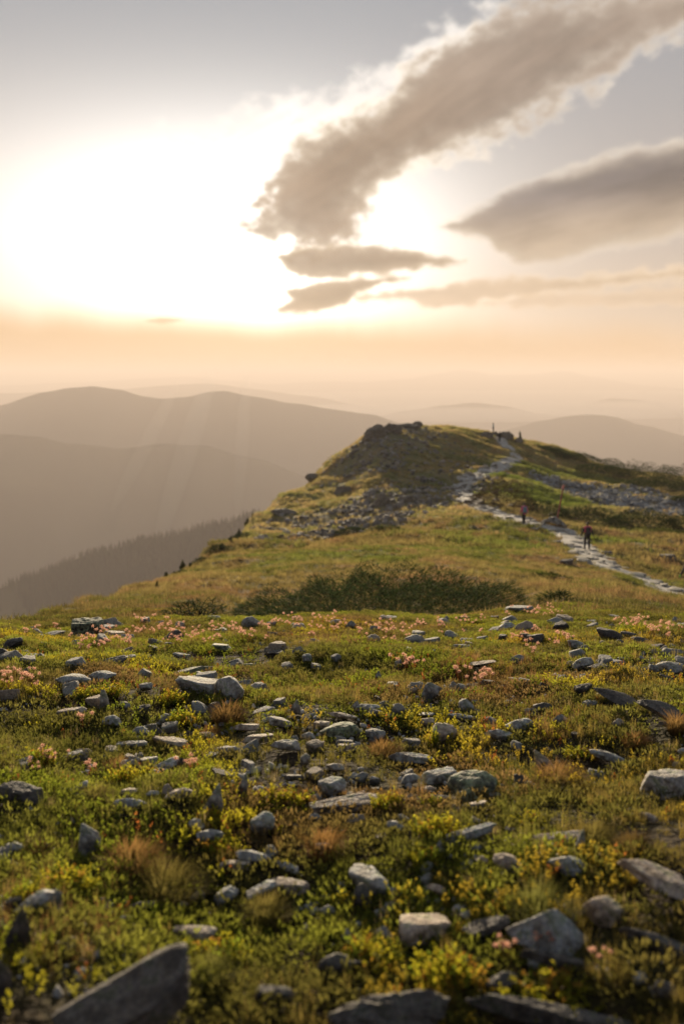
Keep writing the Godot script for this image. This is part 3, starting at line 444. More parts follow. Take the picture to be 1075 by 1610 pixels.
	[1.612,-7.31,"third-from-left feathery pink seedheads beside the bluish rounded stone","feathery pink seedheads beside the bluish rounded stone"],
	[1.733,-7.65,"fourth-from-left feathery pink seedheads beside the bluish rounded stone","feathery pink seedheads beside the bluish rounded stone"],
	[1.697,-7.273,"third-from-right feathery pink seedheads beside the bluish rounded stone","feathery pink seedheads beside the bluish rounded stone"],
	[1.801,-7.705,"second-from-right feathery pink seedheads beside the bluish rounded stone","feathery pink seedheads beside the bluish rounded stone"],
	[1.706,-7.178,"rightmost feathery pink seedheads beside the bluish rounded stone","feathery pink seedheads beside the bluish rounded stone"],
	[2.976,-10.54,"leftmost feathery pink seedheads above the dark low stones on the right","feathery pink seedheads above the dark low stones on the right"],
	[2.76,-9.73,"second-from-left feathery pink seedheads above the dark low stones on the right","feathery pink seedheads above the dark low stones on the right"],
	[2.449,-8.592,"third-from-left feathery pink seedheads above the dark low stones on the right","feathery pink seedheads above the dark low stones on the right"],
	[2.455,-8.47,"fourth-from-left feathery pink seedheads above the dark low stones on the right","feathery pink seedheads above the dark low stones on the right"],
	[3.041,-10.359,"fifth-from-left feathery pink seedheads above the dark low stones on the right","feathery pink seedheads above the dark low stones on the right"],
	[2.569,-8.733,"sixth-from-left feathery pink seedheads above the dark low stones on the right","feathery pink seedheads above the dark low stones on the right"],
	[2.536,-8.481,"seventh-from-left feathery pink seedheads above the dark low stones on the right","feathery pink seedheads above the dark low stones on the right"],
	[2.565,-8.556,"seventh-from-right feathery pink seedheads above the dark low stones on the right","feathery pink seedheads above the dark low stones on the right"],
	[3.107,-10.345,"sixth-from-right feathery pink seedheads above the dark low stones on the right","feathery pink seedheads above the dark low stones on the right"],
	[2.486,-8.248,"fifth-from-right feathery pink seedheads above the dark low stones on the right","feathery pink seedheads above the dark low stones on the right"],
	[3.129,-10.327,"fourth-from-right feathery pink seedheads above the dark low stones on the right","feathery pink seedheads above the dark low stones on the right"],
	[3.121,-10.289,"third-from-right feathery pink seedheads above the dark low stones on the right","feathery pink seedheads above the dark low stones on the right"],
	[2.659,-8.644,"second-from-right feathery pink seedheads above the dark low stones on the right","feathery pink seedheads above the dark low stones on the right"],
	[3.165,-10.249,"rightmost feathery pink seedheads above the dark low stones on the right","feathery pink seedheads above the dark low stones on the right"],
	[2.448,-7.76,"leftmost feathery pink seedheads at the right edge","feathery pink seedheads at the right edge"],
	[2.484,-7.79,"second-from-left feathery pink seedheads at the right edge","feathery pink seedheads at the right edge"],
	[2.558,-7.947,"third-from-left feathery pink seedheads at the right edge","feathery pink seedheads at the right edge"],
	[2.497,-7.734,"fourth-from-left feathery pink seedheads at the right edge","feathery pink seedheads at the right edge"],
	[2.534,-7.843,"fifth-from-left feathery pink seedheads at the right edge","feathery pink seedheads at the right edge"],
	[2.552,-7.679,"fifth-from-right feathery pink seedheads at the right edge","feathery pink seedheads at the right edge"],
	[2.676,-8.052,"fourth-from-right feathery pink seedheads at the right edge","feathery pink seedheads at the right edge"],
	[2.605,-7.798,"third-from-right feathery pink seedheads at the right edge","feathery pink seedheads at the right edge"],
	[2.746,-8.063,"second-from-right feathery pink seedheads at the right edge","feathery pink seedheads at the right edge"],
	[2.788,-8.005,"rightmost feathery pink seedheads at the right edge","feathery pink seedheads at the right edge"],
	[-1.983,-5.681,"leftmost feathery pink seedheads at the left edge above the left bilberry","feathery pink seedheads at the left edge above the left bilberry"],
	[-2.041,-5.866,"second-from-left feathery pink seedheads at the left edge above the left bilberry","feathery pink seedheads at the left edge above the left bilberry"],
	[-1.98,-5.699,"third-from-left feathery pink seedheads at the left edge above the left bilberry","feathery pink seedheads at the left edge above the left bilberry"],
	[-2.038,-5.876,"fourth-from-left feathery pink seedheads at the left edge above the left bilberry","feathery pink seedheads at the left edge above the left bilberry"],
	[-2.017,-5.887,"fifth-from-left feathery pink seedheads at the left edge above the left bilberry","feathery pink seedheads at the left edge above the left bilberry"],
	[-1.925,-5.661,"sixth-from-left feathery pink seedheads at the left edge above the left bilberry","feathery pink seedheads at the left edge above the left bilberry"],
	[-1.948,-5.881,"sixth-from-right feathery pink seedheads at the left edge above the left bilberry","feathery pink seedheads at the left edge above the left bilberry"],
	[-1.877,-5.725,"fifth-from-right feathery pink seedheads at the left edge above the left bilberry","feathery pink seedheads at the left edge above the left bilberry"],
	[-1.921,-5.925,"fourth-from-right feathery pink seedheads at the left edge above the left bilberry","feathery pink seedheads at the left edge above the left bilberry"],
	[-1.877,-5.817,"third-from-right feathery pink seedheads at the left edge above the left bilberry","feathery pink seedheads at the left edge above the left bilberry"],
	[-1.836,-5.728,"second-from-right feathery pink seedheads at the left edge above the left bilberry","feathery pink seedheads at the left edge above the left bilberry"],
	[-1.834,-5.736,"rightmost feathery pink seedheads at the left edge above the left bilberry","feathery pink seedheads at the left edge above the left bilberry"],
	[0.4,-6.722,"leftmost feathery pink seedheads above the ridged grey stone","row of feathery pink seedheads above the ridged grey stone"],
	[0.429,-6.725,"second-from-left feathery pink seedheads above the ridged grey stone","row of feathery pink seedheads above the ridged grey stone"],
	[0.468,-6.673,"third-from-left feathery pink seedheads above the ridged grey stone","row of feathery pink seedheads above the ridged grey stone"],
	[0.469,-6.671,"fourth-from-left feathery pink seedheads above the ridged grey stone","row of feathery pink seedheads above the ridged grey stone"],
	[0.499,-6.628,"third-from-right feathery pink seedheads above the ridged grey stone","row of feathery pink seedheads above the ridged grey stone"],
	[0.503,-6.605,"second-from-right feathery pink seedheads above the ridged grey stone","row of feathery pink seedheads above the ridged grey stone"],
	[0.507,-6.612,"rightmost feathery pink seedheads above the ridged grey stone","row of feathery pink seedheads above the ridged grey stone"],
	[0.772,-6.244,"leftmost feathery pink seedheads beside the dark flat stone","feathery pink seedheads beside the dark flat stone"],
	[0.792,-6.231,"second-from-left feathery pink seedheads beside the dark flat stone","feathery pink seedheads beside the dark flat stone"],
	[0.795,-5.84,"third-from-left feathery pink seedheads beside the dark flat stone","feathery pink seedheads beside the dark flat stone"],
	[0.835,-5.955,"fourth-from-left feathery pink seedheads beside the dark flat stone","feathery pink seedheads beside the dark flat stone"],
	[0.869,-5.996,"third-from-right feathery pink seedheads beside the dark flat stone","feathery pink seedheads beside the dark flat stone"],
	[0.89,-6.11,"second-from-right feathery pink seedheads beside the dark flat stone","feathery pink seedheads beside the dark flat stone"],
	[0.892,-5.949,"rightmost feathery pink seedheads beside the dark flat stone","feathery pink seedheads beside the dark flat stone"],
	[1.355,-6.888,"leftmost feathery pink seedheads left of the pale lumpy stone","feathery pink seedheads left of the pale lumpy stone"],
	[1.378,-6.933,"second-from-left feathery pink seedheads left of the pale lumpy stone","feathery pink seedheads left of the pale lumpy stone"],
	[1.352,-6.767,"rightmost feathery pink seedheads left of the pale lumpy stone","feathery pink seedheads left of the pale lumpy stone"],
	[-1.311,-4.205,"leftmost blurred pink plumes close by at the left","blurred pink plumes close by at the left"],
	[-1.32,-4.278,"second-from-left blurred pink plumes close by at the left","blurred pink plumes close by at the left"],
	[-1.309,-4.267,"third-from-left blurred pink plumes close by at the left","blurred pink plumes close by at the left"],
	[-1.313,-4.286,"fourth-from-left blurred pink plumes close by at the left","blurred pink plumes close by at the left"],
	[-1.287,-4.237,"third-from-right blurred pink plumes close by at the left","blurred pink plumes close by at the left"],
	[-1.301,-4.285,"second-from-right blurred pink plumes close by at the left","blurred pink plumes close by at the left"],
	[-1.263,-4.332,"rightmost blurred pink plumes close by at the left","blurred pink plumes close by at the left"],
	[-1.107,-4.21,"leftmost pink plume right of the close plumes at left","lone pink plume right of the close plumes at left"],
	[-1.105,-4.227,"rightmost pink plume right of the close plumes at left","lone pink plume right of the close plumes at left"],
	[-0.682,-4.15,"leftmost pink plumes above the pale rounded slab","pink plumes above the pale rounded slab"],
	[-0.675,-4.149,"second-from-left pink plumes above the pale rounded slab","pink plumes above the pale rounded slab"],
	[-0.663,-4.189,"rightmost pink plumes above the pale rounded slab","pink plumes above the pale rounded slab"],
	[-1.299,-4.059,"leftmost pink plume at the left edge bilberry","lone pink plume at the left edge bilberry"],
	[-1.298,-4.057,"rightmost pink plume at the left edge bilberry","lone pink plume at the left edge bilberry"],
	[0.532,-2.462,"leftmost pink plumes in front of the grey pyramid-shaped rock","pink plumes in front of the grey pyramid-shaped rock"],
	[0.528,-2.438,"second-from-left pink plumes in front of the grey pyramid-shaped rock","pink plumes in front of the grey pyramid-shaped rock"],
	[0.535,-2.462,"rightmost pink plumes in front of the grey pyramid-shaped rock","pink plumes in front of the grey pyramid-shaped rock"],
	[0.429,-2.451,"leftmost pink plumes left of the grey pyramid-shaped rock","pink plumes left of the grey pyramid-shaped rock"],
	[0.437,-2.423,"second-from-left pink plumes left of the grey pyramid-shaped rock","pink plumes left of the grey pyramid-shaped rock"],
	[0.44,-2.431,"rightmost pink plumes left of the grey pyramid-shaped rock","pink plumes left of the grey pyramid-shaped rock"],
	[0.65,-2.329,"leftmost pink plume right of the grey pyramid-shaped rock","pink plume right of the grey pyramid-shaped rock"],
	[0.662,-2.336,"rightmost pink plume right of the grey pyramid-shaped rock","pink plume right of the grey pyramid-shaped rock"],
	[-1.322,-4.889,"leftmost pink plume by the orange bilberry at left","pink plume by the orange bilberry at left"],
	[-1.318,-4.917,"rightmost pink plume by the orange bilberry at left","pink plume by the orange bilberry at left"],
]
const PATH := [Vector2(40,-24),Vector2(30,-30),Vector2(21,-37.5),Vector2(14.807,-42.255),Vector2(14.819,-45.287),Vector2(14.123,-46.958),Vector2(13.366,-48.134),Vector2(13.993,-54.259),Vector2(15.559,-63.604),Vector2(16.35,-69.133),Vector2(17.752,-79.046),Vector2(16.723,-80.3),Vector2(15.664,-81.569),Vector2(14.469,-85.454),Vector2(14.032,-93.657),Vector2(13.349,-99.92),Vector2(13.608,-109.917),Vector2(14.389,-117.566),Vector2(15.568,-120.987),Vector2(18.258,-127.979),Vector2(21.705,-136.908),Vector2(25.023,-145.633),Vector2(27.225,-155.08),Vector2(26.804,-159.796),Vector2(26.856,-166.576),Vector2(27.222,-171.668),Vector2(27.833,-175.587)]
var SCREE := [
	[-5.566,-98.457,4,0.6],
	[-2.533,-104.712,5,0.8],
	[0.505,-104.454,6,1],
	[3.158,-103.229,6,1],
	[5.219,-104.659,6,1],
	[2.218,-91.618,5,1],
	[0.145,-89.869,5,0.9],
	[6.953,-110.968,5,0.8],
	[3.79,-94.031,4,0.9],
	[4.642,-138.43,5,1],
	[7.058,-142.715,6,1],
	[5.215,-130.332,5,0.9],
	[2.696,-129.415,5,0.6],
	[10.132,-155.08,6,0.8],
	[2.437,-138.536,5,0.7],
	[11.614,-148.57,8,0.5],
	[8.912,-113.196,7,0.6],
	[12.475,-119.555,7,0.6],
	[13.878,-112.15,5,0.8],
	[7.165,-103.549,5,0.5],
	[10.124,-103.113,6,0.5],
	[14.137,-120.656,5,0.7],
	[-3.685,-99.202,3,0.5],
	[-5.906,-84.906,3,0.5],
	[17.182,-132.454,5,0.35],
	[13.447,-137.824,8,0.35],
]
var BLOCKS := [
	[29.092,-130.335,3.12,0.9],
	[30.258,-128.135,3.9,1],
	[32.021,-126.909,4.68,1],
	[31.839,-118.557,4.68,1],
	[32.981,-114.498,5.46,1],
	[34.973,-114.938,5.46,1],
	[35.203,-108.72,5.46,1],
	[35.452,-102.307,5.46,1],
	[38.447,-129.314,4.68,0.8],
	[38.699,-119.694,5.46,0.9],
	[37.336,-132.87,3.9,0.5],
	[28.149,-131.902,3.12,0.6],
	[40.004,-110.341,5.46,1],
	[27.936,-135.044,2.34,0.4],
]
# greener grass: x, z, radius, strength
var GREEN := [
	[19.172,-123.25,9,1],
	[24.897,-132.697,10,1],
	[21.463,-110.326,8,1],
	[31.284,-142.461,9,0.8],
	[19.16,-134.42,6,0.6],
	[35.358,-144.048,8,0.6],
	[6.311,-60.018,6,0.6],
	[26.484,-81.522,7,0.7],
	[20.05,-73.338,6,0.5],
	[2.192,-54.157,6,0.5],
	[-1.549,-41.52,5,0.5],
	[14.6,-112.155,5,0.8],
]
# dwarf pines: x, z, half width, half depth, height, label
var PINES := [
	[-1.97,-13.393,0.421,0.337,0.3,"small dark dwarf pine standing left of the wide pine thicket"],
	[6.703,-31.171,0.714,0.571,0.306,"low dwarf pine on the grassy saddle left of the path"],
	[3.53,-16.377,0.316,0.253,0.3,"thin dwarf pine at the right end of the wide pine thicket"],
	[15.833,-97.331,3.247,2.597,2.468,"brownish dwarf pine thicket beside the bend of the path behind the pink-jacketed hiker"],
	[19.566,-94.66,2.142,1.714,1.512,"dwarf pine thicket behind the stone cairn"],
	[23.346,-92.115,3.291,2.304,1.592,"dark dwarf pine band behind the dark-jacketed hiker"],
	[26.615,-87.188,3.158,2.211,1.527,"dark dwarf pine band right of the dark-jacketed hiker"],
	[30.544,-86.307,2.607,1.825,1.541,"dark dwarf pine band running out at the right edge"],
	[2.723,-67.408,1.499,1.199,0.488,"low dwarf pine patch at the foot of the ridge scree"],
	[0.701,-86.678,1.656,1.325,0.629,"low dwarf pine patch left below the ridge scree"],
	[37.482,-176.322,3.417,2.392,0.866,"strip of dwarf pine along the right skyline near the summit rocks"],
	[41.918,-166.742,5.916,4.141,1.839,"dwarf pine thicket on the upper right skyline"],
	[47.083,-155.319,6.084,4.259,2.312,"dwarf pine thicket at the middle of the right skyline"],
	[-6.869,-41.029,0.403,0.323,0.202,"low dwarf pine shrub low on the left flank of the ridge"],
	[-6.532,-45.228,0.5,0.4,0.309,"dwarf pine shrub among the young spruces of the left flank"],
	[-9.297,-74.516,0.868,0.695,0.642,"dwarf pine shrub above the middle of the left flank row"],
	[-9.706,-90.633,1.052,0.842,0.777,"dwarf pine shrub under the dark cliff of the left flank"],
	[37.706,-169.571,4.351,3.916,1.447,"dwarf pine spread below the strip near the summit rocks"],
	[41.273,-152.267,5.415,4.332,1.684,"dwarf pine spread above the left part of the block field"],
	[43.758,-135.46,4.892,3.914,1.859,"dwarf pine spread above the right part of the block field"],
	[40.879,-115.946,2.337,1.87,1.184,"dwarf pine clump at the right edge above the block field"],
	[52.475,-149.186,5.451,3.816,2.825,"dwarf pine thicket on the skyline at the right edge"],
]
var CRAGS := [
	[4.828,-144.113,3.667,1.834,2.567,"c","dark crag jutting from the ridge skyline at its left shoulder"],
	[10.424,-159.587,4.671,0.711,3.269,"c","flat crag crowning the top of the ridge"],
	[12.665,-167.786,2.145,0.858,1.501,"c","small round rock on the ridge top right of the flat crag"],
	[6.932,-145.942,3.715,1.114,2.6,"c","broken crag between the jutting crag and the ridge top"],
	[-3.946,-141.408,2.711,0.633,1.898,"c","dark crag on the left edge of the ridge below its shoulder"],
	[-6.521,-109.324,3.086,0.631,2.16,"c","big dark cliff on the left flank of the ridge"],
	[0.195,-121.606,2.335,0.778,1.634,"s","grey ledge in the grass of the ridge flank"],
	[4.094,-101.713,2.217,1.304,1.552,"c","grey rock standing in the middle of the ridge scree"],
	[6.585,-103.865,1.868,0.667,1.307,"s","pale slab at the right end of the ridge scree"],
	[24.563,-169.218,2.398,1.09,1.679,"c","dark summit rock left of the path end"],
	[28.764,-175.057,2.939,1.13,2.057,"c","dark summit rock right of the path end"],
	[30.842,-174.081,1.806,0.903,1.264,"c","small summit rock sloping down to the pine strip"],
	[26.802,-174.707,1.805,0.902,1.263,"c","summit rock on which the distant figure stands"],
	[28.927,-129.571,1.361,0.681,0.953,"c","rock at the left tip of the grey block field"],
	[10.414,-77.683,0.506,0.253,0.354,"c","lone stone in the saddle grass below the path"],
	[20.882,-62.801,1.281,0.342,0.897,"s","flat stone in the grass right of the path"],
	[16.698,-61.672,0.826,0.33,0.578,"s","grey slab in the grass right of the dark-jacketed hiker"],
	[10.785,-47.126,0.751,0.25,0.526,"s","flat stone left of the path under the dark-jacketed hiker"],
]
var TREES := [
	[-5.962,-27.42,0.147,0.183],
	[-5.969,-31.553,0.21,0.314],
	[-7.277,-40.602,0.376,0.645],
	[-6.939,-40.651,0.269,0.483],
	[-7.358,-45.384,0.359,0.897],
	[-6.905,-44.763,0.294,0.589],
	[-6.656,-46.734,0.368,0.552],
	[-9.115,-75.031,0.588,1.078],
	[-9.036,-79.556,0.518,0.933],
	[-9.626,-92.154,0.719,1.439],
	[-10.562,-109.42,0.71,1.278],
	[-9.995,-111.095,0.575,1.007],
	[-6.056,-31.25,0.166,0.166],
	[-9.815,-72.941,0.478,0.669],
]
# far ridges: distance, then bearing and crest height below the eye by turns
var HILLS := [
	[5500,PackedFloat32Array([-28.06,-212.75,-22.69,-183.85,-18.85,-152.37,-16.51,-87.84,-15.16,-61.71,-13.96,-55.33,-12.6,-75.9,-11.04,-113.73,-10.16,-124.3,-8.93,-117.9,-7.5,-87.4,-6.71,-80.68,-4.99,-111.98,-2.82,-150.4,-0.64,-181.85,1.55,-209.64,3.74,-268.45,6.65,-378.57,10.26,-513.8])],
	[3700,PackedFloat32Array([-28.06,-143.12,-22.11,-176.39,-18.92,-204.59,-16.94,-215.91,-15.27,-240.51,-12.52,-264.15,-10.4,-247.53,-7.91,-253.96,-5.03,-302.58,-1.38,-386.9,3.04,-494.11])],
	[1500,PackedFloat32Array([-30.29,-379.61,-24.22,-340.96,-19.3,-305.63,-17.25,-288.36,-14.1,-261.15,-10.53,-241.49,-7.08,-223.31,-4.33,-205.86,-1.38,-195.67,3.04,-190.59])],
	[6500,PackedFloat32Array([5.94,-530.75,8.08,-413.09,9.5,-338.02,11.25,-283.49,12.98,-249.53,14.02,-244.46,15.22,-259.03,16.75,-308.4,18.92,-363.33,22.97,-491.3,28.97,-613.13])],
	[9500,PackedFloat32Array([-1.37,-464.54,1.18,-416.34,3.73,-325.46,5.89,-276.62,7.51,-251.92,9.11,-280.51,11.24,-349.38,14.72,-426.09,19.75,-562.55])],
	[12500,PackedFloat32Array([8.07,-605.36,10.19,-476.9,12.97,-356.58,15.01,-277.21,16.36,-290.51,18.86,-376.18,22.85,-431.94,28.79,-549.78])],
	[12500,PackedFloat32Array([-28,-274.3,-22.02,-251.44,-18.82,-204.54,-14.83,-193.68,-12.07,-165.15,-9.97,-119.89,-7.49,-97.33,-4.98,-160.42,-2.09,-247.43,0.82,-357.98,3.73,-507.22])],
	[22000,PackedFloat32Array([-30.74,-374.54,-22.01,-326.93,-18.8,-202.8,-15.49,-153.18,-12.06,-87.91,-8.9,-20.65,-6.41,-103.05,-3.89,-172.37,-1.36,-131.28,1.18,-131.29,3.71,-75.93,5.51,47.82,6.76,143.45,8.72,6.61,10.48,20.13,12.39,114.19,13.95,-20.28,16.33,-192.33,18.81,-268.26,25.81,-367.34,31.41,-407.4])],
]

var rng := RandomNumberGenerator.new()
var na := FastNoiseLite.new()
var nb := FastNoiseLite.new()
var M := {}
var taken := {}
var stone_spots := []
var stone_grid := {}

# ---------------------------------------------------------------- naming
func numbered(called: String) -> String:
	if not taken.has(called):
		taken[called] = 0
		return called
	taken[called] += 1
	return "%s_%03d" % [called, taken[called]]

func tag(o: Node3D, label: String, category := "", group := "", kind := "") -> void:
	if label: o.set_meta("label", label)
	if category: o.set_meta("category", category)
	if group: o.set_meta("group", group)
	if kind: o.set_meta("kind", kind)

func thing(called: String, label: String, category: String, at := Vector3.ZERO, turn := 0.0, group := "") -> Node3D:
	var o := Node3D.new()
	o.name = numbered(called)
	add_child(o)
	o.position = at
	o.rotation.y = turn
	tag(o, label, category, group)
	return o

func obj(called: String, mesh: Mesh, m: Material, parent: Node3D = null) -> MeshInstance3D:
	var o := MeshInstance3D.new()
	o.mesh = mesh
	o.material_override = m
	if parent:
		o.name = called
		parent.add_child(o, true)
	else:
		o.name = numbered(called)
		add_child(o)
	return o

func many(called: String, mesh: Mesh, m: Material, places: Array[Transform3D], tints: PackedColorArray, parent: Node3D = null) -> MultiMeshInstance3D:
	var mm := MultiMesh.new()
	mm.transform_format = MultiMesh.TRANSFORM_3D
	mm.use_colors = true
	mm.mesh = mesh
	mm.instance_count = places.size()
	for i in places.size():
		mm.set_instance_transform(i, places[i])
		mm.set_instance_color(i, tints[i])
	var o := MultiMeshInstance3D.new()
	o.multimesh = mm
	o.material_override = m
	o.set_meta("kind", "stuff")
	if parent:
		o.name = called
		parent.add_child(o, true)
	else:
		o.name = numbered(called)
		add_child(o)
	return o

# ---------------------------------------------------------------- land functions
func fill_table() -> void:
	tab.resize(NA * ND)
	var n := AZ.size()
	for k in NA:
		var a := -180.0 + 0.5 * k
		var i := 0
		while i < n - 2 and AZ[i + 1] < a: i += 1
		var h: float = AZ[i + 1] - AZ[i]
		var u: float = (a - AZ[i]) / h
		for j in ND:
			var y0: float = HH[i][j]
			var y1: float = HH[i + 1][j]
			var m1 := (y1 - y0) / h
			var t0 := 0.0
			var t1 := 0.0
			if i > 0:
				t0 = limited((y0 - HH[i - 1][j]) / (AZ[i] - AZ[i - 1]), m1, AZ[i] - AZ[i - 1], h)
			if i < n - 2:
				t1 = limited(m1, (HH[i + 2][j] - y1) / (AZ[i + 2] - AZ[i + 1]), h, AZ[i + 2] - AZ[i + 1])
			tab[k * ND + j] = y0 * (1 + 2 * u) * (1 - u) * (1 - u) + t0 * h * u * (1 - u) * (1 - u) + y1 * u * u * (3 - 2 * u) + t1 * h * u * u * (u - 1)

func limited(ma: float, mb: float, ha: float, hb: float) -> float:
	if ma * mb <= 0.0: return 0.0
	var w1 := 2.0 * hb + ha
	var w2 := hb + 2.0 * ha
	return (w1 + w2) / (w1 / ma + w2 / mb)

func base_h(x: float, z: float) -> float:
	var d0 := sqrt(x * x + z * z)
	var d := clampf(d0, 0.8, 419.0)
	var fa := (rad_to_deg(atan2(x, -z)) + 180.0) * 2.0
	var ia := clampi(int(fa), 0, NA - 2)
	var ua := fa - ia
	var fd := (log(d) - LD0) / (LD1 - LD0) * (ND - 1)
	var k := clampi(int(fd), 1, ND - 3)
	var u := fd - k
	var p := ia * ND + k
	var q := p + ND
	var p0 := tab[p - 1] * (1 - ua) + tab[q - 1] * ua
	var p1 := tab[p] * (1 - ua) + tab[q] * ua
	var p2 := tab[p + 1] * (1 - ua) + tab[q + 1] * ua
	var p3 := tab[p + 2] * (1 - ua) + tab[q + 2] * ua
	var y := p1 + 0.5 * u * (p2 - p0 + u * (2 * p0 - 5 * p1 + 4 * p2 - p3 + u * (3 * (p1 - p2) + p3 - p0)))
	if d0 > 419.0:
		y = maxf(-735.0, y - 0.55 * (d0 - 419.0))
	return y

func bump(x: float, z: float) -> float:
	var d := sqrt(x * x + z * z)
	var near := 0.0
	if d < 60.0:
		for w in WAVES:
			near += w[3] * sin(w[0] * x + w[1] * z + w[2] + 0.9 * sin(0.7 * w[1] * x - 0.8 * w[0] * z + w[2]))
		near *= 0.040 * clampf(d / 3.0, 0.2, 1.0)
	if d > 50.0:
		near *= 1.0 - (d - 50.0) / 10.0
	var k := smoothstep(14.0, 64.0, d)
	var f := clampf((d - 90.0) / 50.0, 0.0, 1.0)
	var m := 0.0
	var g := 0.0
	if k > 0.0:
		for i in 6:
			var w = WAVES[i]
			m += w[3] * sin(.11 * w[0] * x + .11 * w[1] * z + w[2] + 0.9 * sin(.08 * w[1] * x - .09 * w[0] * z + 2 * w[2]))
			if f > 0.0:
				g += w[3] * sin(.27 * w[0] * x + .27 * w[1] * z + 2 * w[2] + 0.9 * sin(.2 * w[1] * x - .2 * w[0] * z + w[2]))
	return near + m * 0.26 * k + g * 0.20 * f

func ground(x: float, z: float) -> float:
	return EYE + base_h(x, z) + bump(x, z)

func on_ground(x: float, z: float, lift := 0.0) -> Vector3:
	return Vector3(x, ground(x, z) + lift, z)

func zone_weight(list: Array, x: float, z: float) -> float:
	var best := 0.0
	for s in list:
		var dx: float = x - s[0]
		var dz: float = z - s[1]
		var r: float = s[2]
		var q := (dx * dx + dz * dz) / (r * r)
		if q < 1.6: best = maxf(best, s[3] * (1.0 - smoothstep(0.35, 1.6, q)))
	return best

func path_distance(x: float, z: float) -> float:
	var best := 1e9
	var p := Vector2(x, z)
	for i in PATH.size() - 1:
		var q := Geometry2D.get_closest_point_to_segment(p, PATH[i], PATH[i + 1])
		best = minf(best, p.distance_squared_to(q))
	return sqrt(best)

func mix3(a: Vector3, b: Vector3, t: float) -> Vector3:
	return a + (b - a) * t

# what grows or lies on the open land at a place: a base colour (linear), with light painted in on the ridge
func turf_color(x: float, z: float) -> Vector3:
	var a := na.get_noise_2d(x * 1.6, z * 1.6)
	var b := nb.get_noise_2d(x * 5.0, z * 5.0)
	var c := na.get_noise_2d(x * 7.0 + 300.0, z * 7.0)
	var d := sqrt(x * x + z * z)
	var v := mix3(Vector3(.228, .176, .062), Vector3(.148, .156, .036), smoothstep(-.15, .35, a + .5 * b))
	v = mix3(v, Vector3(.25, .160, .070), smoothstep(.08, .42, c + .3 * b))
	v = mix3(v, Vector3(.105, .112, .024), smoothstep(.12, .45, -c + .45 * a))
	v = mix3(v, mix3(v * 1.7, Vector3(.33, .275, .125), .40), smoothstep(78.0, 100.0, d))  # browner ridge turf, also painted lighter to stand in for sky glow
	v = mix3(v, Vector3(.150, .185, .034), zone_weight(GREEN, x, z) * smoothstep(-.35, .2, a))
	v *= 1.0 + .35 * nb.get_noise_2d(x * 22.0, z * 22.0) * smoothstep(90.0, 30.0, d)
	return v

# ---------------------------------------------------------------- mesh helpers
class Bag:
	var v := PackedVector3Array()
	var n := PackedVector3Array()
	var c := PackedColorArray()
	var i := PackedInt32Array()
	func tri(a: Vector3, b: Vector3, d: Vector3, col: Color) -> void:
		var k := v.size()
		v.append(a); v.append(b); v.append(d)
		c.append(col); c.append(col); c.append(col)
		i.append(k); i.append(k + 1); i.append(k + 2)
	func done(smooth := false) -> ArrayMesh:
		if n.is_empty():
			n.resize(v.size())
			for t in range(0, i.size(), 3):
				var f := (v[i[t + 2]] - v[i[t]]).cross(v[i[t + 1]] - v[i[t]])
				if not smooth: f = f.normalized()
				n[i[t]] += f; n[i[t + 1]] += f; n[i[t + 2]] += f
			for t in n.size(): n[t] = n[t].normalized() if n[t].length_squared() > 1e-20 else Vector3.UP
		var arr := []
		arr.resize(Mesh.ARRAY_MAX)
		arr[Mesh.ARRAY_VERTEX] = v
		arr[Mesh.ARRAY_NORMAL] = n
		if c.size() == v.size(): arr[Mesh.ARRAY_COLOR] = c
		arr[Mesh.ARRAY_INDEX] = i
		var m := ArrayMesh.new()
		m.add_surface_from_arrays(Mesh.PRIMITIVE_TRIANGLES, arr)
		return m

func grid_mesh(v: PackedVector3Array, c: PackedColorArray, rows: int, cols: int, closed := false) -> ArrayMesh:
	var b := Bag.new()
	b.v = v
	b.c = c
	for r in rows - 1:
		for k in (cols if closed else cols - 1):
			var k2 := (k + 1) % cols
			var p := r * cols + k
			var q := r * cols + k2
			b.i.append_array([p, q, p + cols, q, q + cols, p + cols])
	return b.done(true)

var ico_v := {}
var ico_i := {}
func ico(level: int) -> void:
	if ico_v.has(level): return
	var g := (1.0 + sqrt(5.0)) / 2.0
	var v := PackedVector3Array([Vector3(-1, g, 0), Vector3(1, g, 0), Vector3(-1, -g, 0), Vector3(1, -g, 0), Vector3(0, -1, g), Vector3(0, 1, g), Vector3(0, -1, -g), Vector3(0, 1, -g), Vector3(g, 0, -1), Vector3(g, 0, 1), Vector3(-g, 0, -1), Vector3(-g, 0, 1)])
	for k in 12: v[k] = v[k].normalized()
	var f := PackedInt32Array([0, 5, 11, 0, 1, 5, 0, 7, 1, 0, 10, 7, 0, 11, 10, 1, 9, 5, 5, 4, 11, 11, 2, 10, 10, 6, 7, 7, 8, 1, 3, 4, 9, 3, 2, 4, 3, 6, 2, 3, 8, 6, 3, 9, 8, 4, 5, 9, 2, 11, 4, 6, 10, 2, 8, 7, 6, 9, 1, 8])
	for s in level:
		var mid := {}
		var f2 := PackedInt32Array()
		for t in range(0, f.size(), 3):
			var e := [0, 0, 0]
			for k in 3:
				var a := f[t + k]
				var b := f[t + (k + 1) % 3]
				var key := mini(a, b) * 100000 + maxi(a, b)
				if not mid.has(key):
					mid[key] = v.size()
					v.append(((v[a] + v[b]) * .5).normalized())
				e[k] = mid[key]
			f2.append_array([f[t], e[0], e[2], f[t + 1], e[1], e[0], f[t + 2], e[2], e[1], e[0], e[1], e[2]])
		f = f2
	ico_v[level] = v
	ico_i[level] = f

